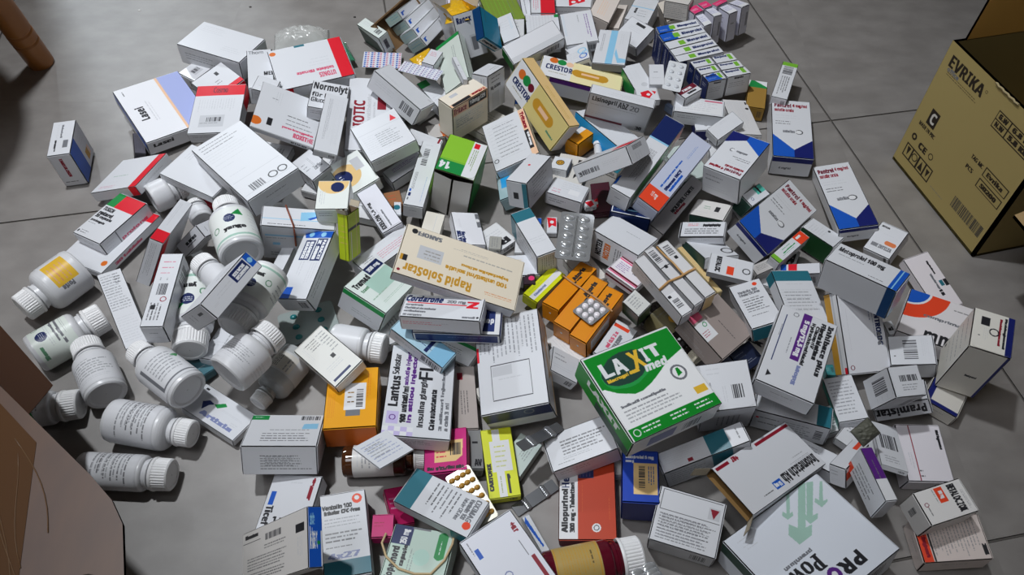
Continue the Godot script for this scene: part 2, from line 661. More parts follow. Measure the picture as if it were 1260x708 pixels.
func flaps(o: Node3D, s: Vector3, open: String, style: String, base: String) -> void:
	var u: Vector3 = SIDES[open][0]
	var v: Vector3 = SIDES[open][1]
	var n: Vector3 = SIDES[open][2]
	var w: float = absf(u.dot(s))
	var h: float = absf(v.dot(s))
	var c := Vector3(0, s.y * 0.5, 0) + n * (absf(n.dot(s)) * 0.5)
	for k in [-1.0, 1.0]:
		var m := part(box_mesh(Vector3(w * 0.46, h * 0.96, 0.0006) if style != "" else Vector3(w * 0.3, h * 0.9, 0.0006), 0.0002), "flap", mat("dcdad6" if style != "" else "c9bda6", 0.6), o)
		var b := Basis(u, -v, n)
		if style != "":
			m.transform = Transform3D(b * Basis(Vector3(0, 1, 0), k * 0.16), c + u * (k * w * 0.25) + n * 0.004 + v * h * 0.03)
		else:
			m.transform = Transform3D(b * Basis(Vector3(0, 1, 0), k * -1.1), c + u * (k * w * (0.5 + 0.07)) + n * (w * 0.13))

# ------------------------------------------------------------------ blister cards
func blister(label: String, at: Vector3, turn: Vector3, mm: Vector3, kind: String, nx: int, ny: int, r: float) -> void:
	var s := Vector3(mm.x, 0.6, mm.z) * 0.001
	var o := thing("blister_pack", label, "blister pack", at, turn)
	var c := minf(s.x, s.z) * 0.1
	var pts := PackedVector2Array()
	for k in 4:
		var cc: Vector2 = [Vector2(1, 1), Vector2(-1, 1), Vector2(-1, -1), Vector2(1, -1)][k] * (Vector2(s.x, s.z) * 0.5 - Vector2(c, c))
		for j in 5:
			pts.append(cc + Vector2.from_angle(PI / 2 * k + PI / 8 * j) * c)
	if kind == "print" or kind == "violet":
		room_on_sheet(s)
		var ops := ""
		for i in nx * 2:
			for j in ny:
				ops += "c %.1f,%.1f,4 %s;r %.1f,%.1f,5,6 %s;" % [(j + 0.35) * 100.0 / ny, (i + 0.5) * 50.0 / nx, "B" if kind == "print" else "p", (j + 0.6) * 100.0 / ny, (i + 0.3) * 50.0 / nx, "P" if kind == "print" else "u"]
		var uv := printed(s.x, s.z, "dfe1ea", ops)
		var m := part(carton_mesh(s, 0.0002, 0.03, {"F": uv}, plain("d5d7de"), 6, ""), "foil", null, o)
		m.position.y = 0.003
		todo.append([m, sheets.size() - 1, 0.3])
	else:
		var fm: StandardMaterial3D
		if kind == "white":
			fm = mat("dfe2e6", 0.3)
		elif kind == "amber":
			fm = mat("8f8c80", 0.25, 0.3)
		elif kind == "teal":
			fm = mat("a9b4b2", 0.25, 0.3)
		elif kind == "grey":
			fm = mat("7e8084", 0.25, 0.7)
		else:
			fm = mat("cfd2d6", 0.22, 0.75)
		var m := part(slab(pts, 0.0006), "card", fm, o)
		m.position.y = 0.0015
	if kind == "print" or kind == "violet":
		return
	var rx := r
	var rz := r * (1.0 if kind in ["white", "pills"] else 0.8)
	if kind == "silver":
		rx = r * 1.25
		rz = r * 0.85
	var dome := dome_mesh(rx, rz, 0.0028 if kind != "grey" else 0.0018)
	var pm: StandardMaterial3D
	if kind == "amber":
		pm = mat("b98a3c", 0.15)
	elif kind == "teal":
		pm = mat("2c7f84", 0.15)
	elif kind == "pills":
		pm = mat("efe9ee", 0.2)
	elif kind == "white":
		pm = mat("d3d7dd", 0.25)
	elif kind == "grey":
		pm = mat("96989c", 0.15, 0.6)
	else:
		pm = mat("dcdfe2", 0.16, 0.7)
	for i in nx:
		for j in ny:
			var q := part(dome, "pocket", pm, o)
			q.position = Vector3((i + 0.5) / nx - 0.5, 0, (j + 0.5) / ny - 0.5) * Vector3(s.x * 0.9, 0, s.z * 0.92)
			q.position.y = 0.0015
	if kind == "silver":
		var rib := part(box_mesh(Vector3(0.0016, 0.0012, s.z * 0.85), 0.0004), "ridge", fm_of("cfd2d6"), o)
		rib.position.y = 0.0018

func fm_of(h: String) -> StandardMaterial3D:
	return mat(h, 0.22, 0.75)

func dome_mesh(rx: float, rz: float, h: float) -> ArrayMesh:
	var st := SurfaceTool.new()
	st.begin(Mesh.PRIMITIVE_TRIANGLES)
	var rings := 5
	var seg := 16
	for i in rings:
		for j in seg:
			var q := []
			for c in [[i, j], [i + 1, j], [i + 1, j + 1], [i, j + 1]]:
				var a: float = PI / 2 * c[0] / rings
				var t: float = TAU * (c[1] % seg) / seg
				q.append(Vector3(cos(a) * cos(t) * rx, pow(sin(a), 0.7) * h, cos(a) * sin(t) * rz))
			for k in [0, 1, 2, 0, 2, 3]:
				st.set_smooth_group(0)
				st.add_vertex(q[k])
	st.generate_normals()
	return st.commit()

# ------------------------------------------------------------------ bottles, lying with their axis along y from base to cap
func bottle(kind: String, label: String, at: Vector3, turn: Vector3, dia: float, tall: float, capr: float, lab: String) -> void:
	var R := dia * 0.0005
	var L := tall * 0.001
	var o := thing(kind, label, "bottle", at, turn)
	var c := clampf(capr, 0.5, 0.96) * R
	var cap_h := minf(L * 0.24, c * 1.1)
	var sh := L - cap_h - 0.004
	var neck := c * 0.86
	var hex := "dbdcdf"
	var rough := 0.32
	var metal := 0.0
	if lab == "amber":
		hex = "4a2a16"
	elif lab == "maroon":
		hex = "5a1022"
	elif lab == "dark_glass":
		hex = "1e1a18"
	elif lab == "vial":
		hex = "b9bcbd"
	if lab in ["amber", "maroon", "dark_glass", "vial"]:
		rough = 0.08
	var bw := sh - (R - neck) * 0.9 - 0.003
	var prof := [[0.0005, 0.0022], [R * 0.72, 0.0018], [R * 0.8, 0.0003], [R * 0.9, 0.0], [R * 0.97, 0.0012], [R, 0.004], [R, bw]]
	for k in 6:
		var a := PI / 2 * (k + 1) / 6
		prof.append([neck + (R - neck) * cos(a), bw + (sh - 0.003 - bw) * sin(a)])
	prof.append([neck, sh])
	prof.append([neck * 1.08, sh + 0.0004])
	prof.append([neck * 1.08, sh + 0.002])
	prof.append([neck * 0.9, sh + 0.003])
	prof.append([neck * 0.9, sh + 0.006])
	part(lathe(prof, 40), "body", mat(hex, rough, metal), o)
	# ribbed screw cap
	var cy := L - cap_h
	var ch := "ececed" if not lab in ["dark_glass", "amber"] else ("cfc8b4" if lab == "dark_glass" else "e2e0de")
	var cp := [[c * 0.86, cy + 0.0006], [c, cy], [c * 1.02, cy + cap_h * 0.1], [c, cy + cap_h * 0.16], [c * 0.99, cy + cap_h * 0.18, 1], [c * 0.97, cy + cap_h * 0.86, 1], [c * 0.95, cy + cap_h * 0.93], [c * 0.88, L], [c * 0.72, L], [c * 0.68, L - 0.0007], [0.0005, L - 0.0007]]
	part(lathe(cp, 108, 36, c * 0.055), "cap", mat(ch, 0.38), o)
	# wrapped paper label
	var ops: String = {
		"plain": "", "lines": "l 30,22,36,50 e 6;l 34,16,20,4 k 1;l 20,76,50,12 c 2;l 70,20,14,60 c 5",
		"lines2": "l 30,14,40,70 k 6;l 33,20,30,60 e 9;p G 18,40 26,30 24,56",
		"yango": "c 50,34,13 n;l 46,28,8,12 w 3;p G 52,24 58,8 60,30;o 38,54,9 g 2;b0 44,62,16,12 k yango;l 64,20,14,60 c 5;l 22,24,12,50 e 4;p A 20,90 80,86 80,92 20,96",
		"yango2": "c 52,72,15 n;l 49,66,6,12 w 3;o 40,80,9 g 2;p G 22,88 36,80 37,84;b0 60,82,12,10 g ang;l 34,10,30,10 e 2;b0 36,24,30,9 e Omega 3;b0 36,36,26,8 e capsule;l 34,50,30,12 c 2",
		"orange": "r 34,10,20,76 Z;l 36,16,16,60 o 4;v 57,10,12,80 e 4;b3 30,20,4,40 e Forte;l 70,20,14,60 c 4",
		"dark": "r 34,10,3,82 e;r 34,88,34,4 e;l 40,14,26,64 e 7;p G 60,30 70,24 64,40;l 70,14,14,60 c 5",
		"vial": "r 30,8,40,84 q;v 34,12,10,76 e 2;v 52,16,12,70 k 4", "amber": "l 30,8,46,84 c 9;v 24,4,2,90 e 1;l 34,20,40,60 e 7",
		"maroon": "r 26,3,48,2 y;r 26,95,48,2 y;l 30,12,40,76 y 12;l 40,16,18,10 b 1", "dark_glass": "c 46,40,16 y;l 34,60,30,24 e 2"}[lab]
	var lr := R + 0.00035
	var y0 := 0.005
	var y1 := bw - 0.001
	var full := TAU
	var lb: String = {"yango": "e9edea", "yango2": "e3ebe4", "amber": "d9d7d4", "maroon": "b89c5c", "dark_glass": "6e6648", "vial": "cfd0d1"}.get(lab, "dcdde1")
	if lab in ["maroon", "dark_glass", "amber", "vial"]:
		full = PI * 1.25
		y0 = 0.01
		y1 = bw - 0.008
	var s := Vector3(full * lr, y1 - y0, 0.02)
	if y1 - y0 < 0.008:
		return
	room_on_sheet(s)
	var uv := printed(s.x, s.y, lb, ops)
	var st := SurfaceTool.new()
	st.begin(Mesh.PRIMITIVE_TRIANGLES)
	var seg := 40
	for j in seg:
		var p := []
		var nn := []
		var t := []
		for cc in [[0, 1], [1, 1], [1, 0], [0, 0]]:
			var f: float = (j + cc[0]) / float(seg)
			# the middle of the label faces -x, reading round the bottle with the cap on top
			var a: float = PI + (0.5 - f) * full
			var dirv := Vector3(cos(a), 0, sin(a))
			p.append(dirv * lr + Vector3(0, lerpf(y0, y1, cc[1]), 0))
			nn.append(dirv)
			t.append(uv.position + uv.size * Vector2(f, 1.0 - cc[1]))
		add_quad(st, p, nn, t)
	var m := part(st.commit(), "label", null, o)
	todo.append([m, sheets.size() - 1, 0.36])

func tray(label: String, at: Vector3, turn: Vector3, mm: Vector3) -> void:
	var s := mm * 0.001
	var o := thing("carton_tray", label, "cardboard tray", at, turn)
	var m := grain_mat("7d6040", "957450", 0.03, 0.7, 13)
	part(box_mesh(Vector3(s.x, 0.0015, s.z), 0.0004), "bottom", m, o).position.y = 0.0007
	for k in [-1, 1]:
		part(box_mesh(Vector3(0.0018, s.y, s.z), 0.0005), "side", m, o).position = Vector3(k * s.x * 0.5, s.y * 0.5, 0)
		part(box_mesh(Vector3(s.x, s.y, 0.0018), 0.0005), "end", m, o).position = Vector3(0, s.y * 0.5, k * s.z * 0.5)

func sachet(label: String, at: Vector3, turn: Vector3) -> void:
	crumple("sachet", label, "sachet", at, turn, Vector2(0.036, 0.026), 0.007, 0.003, int(at.x * 9000.0), mat("e2b11c", 0.3))

func band(label: String, pts: Array, hex: String, r: float) -> void:
	var o := MeshInstance3D.new()
	o.name = numbered("rubber_band")
	o.mesh = tube(pts, r, 8)
	o.material_override = mat(hex, 0.55)
	o.set_meta("label", label)
	o.set_meta("category", "rubber band")
	add_child(o)

func room() -> void:
	# floor: porcelain tiles, each a piece of its own, over a grout bed
	var fl := Node3D.new()
	fl.name = "floor"
	fl.set_meta("kind", "structure")
	fl.set_meta("label", "grey porcelain tile floor with thin dark joints")
	add_child(fl)
	var bed := part(box_mesh(Vector3(9.0, 0.06, 11.0), 0.001), "grout_bed", mat("5d5955", 0.9), fl)
	bed.position = Vector3(-0.3, -0.0312, -2.0)
	var grain := grain_mat("7f7b78", "8f8b88", 0.012, 0.5, 3, 0.0, 1.6)
	var tile := box_mesh(Vector3(0.5982, 0.01, 0.5982), 0.0005)
	var turn := Basis(Vector3.UP, -(-0.20239))
	for i in range(-6, 6):
		for j in range(-9, 6):
			var t := part(tile, "tile", grain, fl)
			t.transform = Transform3D(turn, turn * Vector3((i + 0.5) * 0.6 + 0.6223, -0.005, (j + 0.5) * 0.6 + -0.7828))
	var wall := mat("c9c5be", 0.85)
	structure(box_mesh(Vector3(6.4, 0.1, 9.0), 0.001), "ceiling", mat("d8d6d2", 0.9), Vector3(-0.3, 2.65, -2.0))
	structure(box_mesh(Vector3(6.4, 2.7, 0.1), 0.001), "wall_north", wall, Vector3(-0.3, 1.3, -6.35))
	structure(box_mesh(Vector3(6.4, 2.7, 0.1), 0.001), "wall_south", wall, Vector3(-0.3, 1.3, 2.35))
	structure(box_mesh(Vector3(0.1, 2.7, 9.0), 0.001), "wall_west", wall, Vector3(-3.5, 1.3, -2.0))
	structure(box_mesh(Vector3(0.1, 2.7, 9.0), 0.001), "wall_east", wall, Vector3(2.9, 1.3, -2.0))

# a printed card panel with real thickness through four corner points (seen from its printed side: top left, top right, bottom right, bottom left)
func board(o: Node3D, called: String, p: Array, thick: float, base: String, ops: String, rough: float) -> void:
	var w: float = (p[1] - p[0]).length()
	var h: float = (p[3] - p[0]).length()
	room_on_sheet(Vector3(w, 0.0, h), 1)
	var uv := printed(w, h, base, ops)
	var flat := plain(base)
	var n: Vector3 = (p[3] - p[0]).cross(p[1] - p[0]).normalized()
	var st := SurfaceTool.new()
	st.begin(Mesh.PRIMITIVE_TRIANGLES)
	var t := [uv.position, uv.position + Vector2(uv.size.x, 0), uv.end, uv.position + Vector2(0, uv.size.y)]
	add_quad(st, p, [n, n, n, n], t)
	var b := []
	for q in p:
		b.append(q - n * thick)
	var c := flat.get_center()
	add_quad(st, [b[3], b[2], b[1], b[0]], [-n, -n, -n, -n], [c, c, c, c])
	for i in 4:
		var k := (i + 1) % 4
		var m: Vector3 = (p[k] - p[i]).cross(n).normalized()
		add_quad(st, [p[k], p[i], b[i], b[k]], [m, m, m, m], [c, c, c, c])
	var mi := part(st.commit(), called, null, o)
	todo.append([mi, sheets.size() - 1, rough])

func furniture() -> void:
	new_sheet()
	# the printed shipping carton at the right
	var o := thing("shipping_carton", "open brown shipping carton with black print at the right edge", "cardboard box")
	var a := Vector3(0.5165, 0.001, -0.8131)
	var b := Vector3(0.5624, 0.001, -0.6355)
	var up := Vector3(0, 0.185, 0)
	var back := Vector3(0.9681, 0, -0.2505) * 0.28
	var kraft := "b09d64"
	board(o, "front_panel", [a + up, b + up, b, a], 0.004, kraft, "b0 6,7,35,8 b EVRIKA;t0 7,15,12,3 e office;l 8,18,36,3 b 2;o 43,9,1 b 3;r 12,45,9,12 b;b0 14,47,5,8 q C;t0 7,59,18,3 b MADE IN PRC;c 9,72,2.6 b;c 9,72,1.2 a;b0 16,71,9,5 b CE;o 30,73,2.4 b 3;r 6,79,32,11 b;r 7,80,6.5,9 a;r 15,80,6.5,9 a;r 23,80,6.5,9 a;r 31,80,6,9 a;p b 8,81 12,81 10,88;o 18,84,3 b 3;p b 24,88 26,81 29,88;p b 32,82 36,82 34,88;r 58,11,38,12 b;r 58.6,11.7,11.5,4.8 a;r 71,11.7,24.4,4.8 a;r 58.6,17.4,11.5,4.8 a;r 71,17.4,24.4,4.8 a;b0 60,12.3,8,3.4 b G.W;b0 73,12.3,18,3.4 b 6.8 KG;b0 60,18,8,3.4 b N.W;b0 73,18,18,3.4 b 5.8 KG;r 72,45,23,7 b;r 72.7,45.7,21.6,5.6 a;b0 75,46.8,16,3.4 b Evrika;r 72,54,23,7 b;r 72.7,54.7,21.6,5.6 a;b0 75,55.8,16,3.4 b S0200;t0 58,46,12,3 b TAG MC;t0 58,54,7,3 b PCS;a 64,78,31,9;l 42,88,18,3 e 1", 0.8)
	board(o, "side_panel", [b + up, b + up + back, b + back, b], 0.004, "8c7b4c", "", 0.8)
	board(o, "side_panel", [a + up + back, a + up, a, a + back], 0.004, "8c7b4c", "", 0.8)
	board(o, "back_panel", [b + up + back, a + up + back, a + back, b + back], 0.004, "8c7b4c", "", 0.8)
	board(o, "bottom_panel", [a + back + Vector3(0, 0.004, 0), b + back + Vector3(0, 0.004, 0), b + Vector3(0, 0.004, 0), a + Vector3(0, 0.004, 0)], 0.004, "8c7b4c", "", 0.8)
	board(o, "flap", [a + up * 1.6 + back * 0.95 , a + up * 1.6 + back * 0.08, a + up + back * 0.06, a + up + back * 0.97], 0.003, "d6a454", "", 0.75)  # brighter than the other panels: light on the flap is put into its colour
	# torn fluff of paper along the front rim
	var torn := PackedVector3Array()
	var pts := []
	for i in 14:
		pts.append((a + up).lerp(b + up, 0.46 + i * 0.017) + Vector3(-0.0015, 0.0004 + 0.0007 * sin(i * 2.1), 0.0006 * cos(i * 3.3)))
	part(tube(pts, 0.0013, 5), "torn_edge", mat("b5a57c", 0.9), o)
	# a second carton outside the frame, one flap of which shows
	var o2 := thing("shipping_carton", "tan cardboard box at the right edge of which only a flap corner shows", "cardboard box", Vector3(0.78, 0, -0.40))
	var hh := Vector3(0.15, 0.12, 0.13)
	for k in [[Vector3(-1, 0, 0), Vector3(0, 0, 1)], [Vector3(1, 0, 0), Vector3(0, 0, -1)], [Vector3(0, 0, 1), Vector3(1, 0, 0)], [Vector3(0, 0, -1), Vector3(-1, 0, 0)]]:
		var n: Vector3 = k[0] * hh
		var s: Vector3 = k[1] * hh
		board(o2, "panel", [n - s + Vector3(0, 0.12, 0), n + s + Vector3(0, 0.12, 0), n + s + Vector3(0, 0.001, 0), n - s + Vector3(0, 0.001, 0)], 0.004, "b3966a", "", 0.8)
	var fp := part(slab(PackedVector2Array([Vector2(-0.2474, -0.187), Vector2(-0.15, -0.232), Vector2(-0.15, 0.05), Vector2(-0.235, -0.13)]), 0.004), "flap", mat("b89a6c", 0.8), o2)
	fp.position.y = 0.124
	# the brown carton in the lower left corner with two flaps folded out
	var o3 := thing("shipping_carton", "plain brown carton with two flaps folded out, in the lower left corner", "cardboard box")
	var e1 := Vector3(0.79, 0, 0.61)
	var c := Vector3(-0.52, 0.0, -0.28)
	var brown := "5c3820"  # dark tone stands in for the dimness this far from the lamps
	var tall := Vector3(0, 0.195, 0)
	var w1 := e1 * 0.2
	var e2 := Vector3(-0.61, 0, 0.79) * 0.4
	board(o3, "side_panel", [c + w1 + tall, c + tall, c + Vector3(0, 0.001, 0), c + w1 + Vector3(0, 0.001, 0)], 0.005, brown, "", 0.7)
	board(o3, "side_panel", [c + w1 + e2 + tall, c + w1 + tall, c + w1 + Vector3(0, 0.001, 0), c + w1 + e2 + Vector3(0, 0.001, 0)], 0.005, brown, "", 0.7)
	board(o3, "side_panel", [c + e2 + tall, c + w1 + e2 + tall, c + w1 + e2 + Vector3(0, 0.001, 0), c + e2 + Vector3(0, 0.001, 0)], 0.005, brown, "", 0.7)
	board(o3, "side_panel", [c + tall, c + e2 + tall, c + e2 + Vector3(0, 0.001, 0), c + Vector3(0, 0.001, 0)], 0.005, brown, "", 0.7)
	board(o3, "flap", [Vector3(-0.60, 0.10, -0.531), Vector3(-0.419, 0.10, -0.374), Vector3(-0.375, 0.19, -0.27), Vector3(-0.52, 0.19, -0.39)], 0.004, "4e2e18", "b0 66,62,9,20 b C;b0 77,60,9,20 b E;r 28,55,10,14 Y", 0.7)
	var f2 := part(slab(PackedVector2Array([Vector2(-0.50, -0.395), Vector2(-0.298, -0.241), Vector2(-0.276, -0.222), Vector2(-0.263, -0.205), Vector2(-0.251, -0.171), Vector2(-0.235, -0.09), Vector2(-0.36, -0.02), Vector2(-0.56, -0.26)]), 0.004), "flap", grain_mat("4a2a14", "57351a", 0.03, 0.5, 9, 0.0, 0.4), o3)  # flap browns carry the same painted dimness
	f2.position.y = 0.2
	var tape := part(slab(PackedVector2Array([Vector2(-0.42, -0.325), Vector2(-0.345, -0.265), Vector2(-0.30, -0.10), Vector2(-0.40, -0.08)]), 0.0003), "packing_tape", mat("5a3f29", 0.22), o3)
	tape.position.y = 0.2004
	for k in 5:
		var rp := []
		for i in 9:
			var f := i / 8.0
			rp.append(Vector3(-0.362 + f * 0.05 + 0.008 * sin(k * 2.0 + f * 3.0), 0.2005, -0.268 + k * 0.012 + f * (0.07 + 0.012 * k)))
		part(tube(rp, 0.0004, 5), "tape_wrinkle_glint", mat("6e5238", 0.3), o3)  # wrinkle ridges coloured lighter, standing in for glare on the tape
	var ring := []
	for i in 17:
		ring.append(Vector3(-0.274 + 0.0075 * cos(TAU * i / 16), 0.2003, -0.163 + 0.0075 * sin(TAU * i / 16)))
	part(tube(ring, 0.0006, 5), "printed_ring", mat("2a1c12", 0.7), o3)
	# the stool whose leg stands at the upper left
	var st := thing("stool", "wooden stool of which one turned leg with a ring shows at the upper left", "stool", Vector3(-0.9, 0, -0.78))
	var wood := grain_mat("9a6230", "b87a40", 0.02, 0.35, 5, 0.0, 0.25)
	for k in 4:
		var r := Basis(Vector3.UP, -PI / 2 * k)
		var foot := r * Vector3(0.183, 0.0, -0.219)
		var top := r * Vector3(0.186, 0.42, -0.13)
		var ln := (top - foot).length()
		var prof := [[0.001, 0.0], [0.0165, 0.0], [0.0185, 0.003], [0.0188, ln * 0.09], [0.0192, ln * 0.107], [0.0178, ln * 0.114], [0.0192, ln * 0.121], [0.0192, ln * 0.15], [0.0178, ln * 0.157], [0.0192, ln * 0.164], [0.0195, ln * 0.5], [0.018, ln], [0.001, ln]]
		var m := part(lathe(prof, 28), "leg", wood, st)
		var y := (top - foot).normalized()
		var x := y.cross(Vector3(0, 0, 1)).normalized()
		m.transform = Transform3D(Basis(x, y, x.cross(y)), foot)
	var seat := part(lathe([[0.001, 0.42], [0.225, 0.42], [0.235, 0.43], [0.233, 0.45], [0.215, 0.458], [0.001, 0.455]], 48), "seat", wood, st)
	seat.position.y = 0.0
	# two unseen pieces, placed to shade the floor on both sides of the lit strip
	var sb := thing("unseen_sideboard", "low wooden cabinet out of view at the far left, placed to shade the left floor", "unseen_sideboard", Vector3(-1.57, 0, -1.52))
	part(box_mesh(Vector3(1.04, 1.06, 0.36), 0.006), "body", mat("8a6a48", 0.5), sb).position.y = 0.57
	part(box_mesh(Vector3(1.08, 0.03, 0.4), 0.004), "top", mat("7a5a3a", 0.4), sb).position.y = 1.115
	for k in [-1, 1]:
		var d := part(box_mesh(Vector3(0.49, 0.96, 0.02), 0.003), "door", mat("94724e", 0.5), sb)
		d.position = Vector3(k * 0.25, 0.57, 0.19)
		part(box_mesh(Vector3(0.02, 0.12, 0.02), 0.004), "handle", mat("b0b0b0", 0.3, 0.8), d).position = Vector3(-k * 0.2, 0.05, 0.02)
		part(box_mesh(Vector3(0.06, 0.04, 0.3), 0.004), "foot", mat("5a4028", 0.5), sb).position = Vector3(k * 0.45, 0.02, 0)
	var wr := thing("unseen_wardrobe", "tall pale cupboard out of view behind the heap, placed to shade the right floor", "unseen_wardrobe", Vector3(0.16, 0, -2.2))  # out of view, keeps the spot beam off the right of the floor
	part(box_mesh(Vector3(2.08, 1.9, 0.58), 0.02), "body", mat("c9c2b6", 0.5), wr).position.y = 0.951
	for k in 3:
		var d := part(box_mesh(Vector3(0.68, 1.8, 0.02), 0.003), "door", mat("d2ccc2", 0.5), wr)
		d.position = Vector3((k - 1) * 0.69, 0.96, 0.30)
		part(box_mesh(Vector3(0.02, 0.2, 0.02), 0.004), "handle", mat("b0b0b0", 0.3, 0.8), d).position = Vector3(0.25, 0, 0.02)

# a crumpled sheet or a plump packet: a grid bent by noise
func crumple(called: String, label: String, category: String, at: Vector3, turn: Vector3, size: Vector2, height: float, wrinkle: float, seed_: int, m: Material) -> void:
	var n := FastNoiseLite.new()
	n.seed = seed_
	n.frequency = 1.0
	n.noise_type = FastNoiseLite.TYPE_CELLULAR
	n.cellular_return_type = FastNoiseLite.RETURN_DISTANCE2_SUB
	var st := SurfaceTool.new()
	st.begin(Mesh.PRIMITIVE_TRIANGLES)
	var g := 26
	for side in [1.0, -1.0]:
		for i in g:
			for j in g:
				var q := []
				for c in [[0, 0], [1, 0], [1, 1], [0, 1]]:
					var a: float = (i + c[0]) * 2.0 / g - 1.0
					var b: float = (j + c[1]) * 2.0 / g - 1.0
					var lift: float = (1.0 - pow(absf(a), 3.0)) * (1.0 - pow(absf(b), 3.0))
					var w: float = n.get_noise_2d(a * 2.4, b * 2.4) * wrinkle
					q.append(Vector3(a * size.x * 0.5, (lift * height * (1.0 if side > 0 else 0.05)) + (w if side > 0 else 0.0) * lift + 0.0008, b * size.y * 0.5))
				if side < 0:
					q.reverse()
				for k in [0, 1, 2, 0, 2, 3]:
					st.set_smooth_group(0)
					st.add_vertex(q[k])
	st.generate_normals()
	var o := MeshInstance3D.new()
	o.name = numbered(called)
	o.mesh = st.commit()
	o.material_override = m
	o.position = at
	o.rotation_degrees = turn
	o.set_meta("label", label)
	o.set_meta("category", category)
	add_child(o)

func extras() -> void:
	crumple("plastic_pouch", "shiny green plastic pouch beside the red ended carton at the far left", "pouch", Vector3(-0.278, 0.012, -1.01), Vector3(0, 25, 0), Vector2(0.06, 0.05), 0.03, 0.008, 4, mat("4d9b78", 0.12))
	var clear := StandardMaterial3D.new()
	clear.albedo_color = Color(0.92, 0.93, 0.92, 0.32)
	clear.transparency = BaseMaterial3D.TRANSPARENCY_ALPHA
	clear.roughness = 0.12
	crumple("plastic_bag", "crinkled clear plastic wrapper on the floor behind the red ended carton", "plastic bag", Vector3(-0.335, 0.001, -1.065), Vector3(0, 10, 0), Vector2(0.085, 0.05), 0.03, 0.012, 11, clear)
	crumple("paper_scrap", "crumpled grey green scrap beside the purple edged carton", "scrap", Vector3(0.328, 0.075, -0.352), Vector3(20, 40, 15), Vector2(0.022, 0.018), 0.009, 0.005, 21, mat("5a5b50", 0.6))
	for k in [[Vector3(-0.615, 0, -1.145), "e8e8e6", "white"], [Vector3(-0.262, 0, -1.135), "2a2624", "dark"], [Vector3(-0.437, 0, -1.16), "4a4644", "brownish"]]:
		var m := part(dome_mesh(0.0022, 0.0018, 0.0014), "crumb", mat(k[1], 0.6), self)
		m.name = numbered("crumb")
		m.position = k[0]
		m.set_meta("label", "tiny %s crumb on the bare floor at the far left" % k[2])
		m.set_meta("category", "crumb")

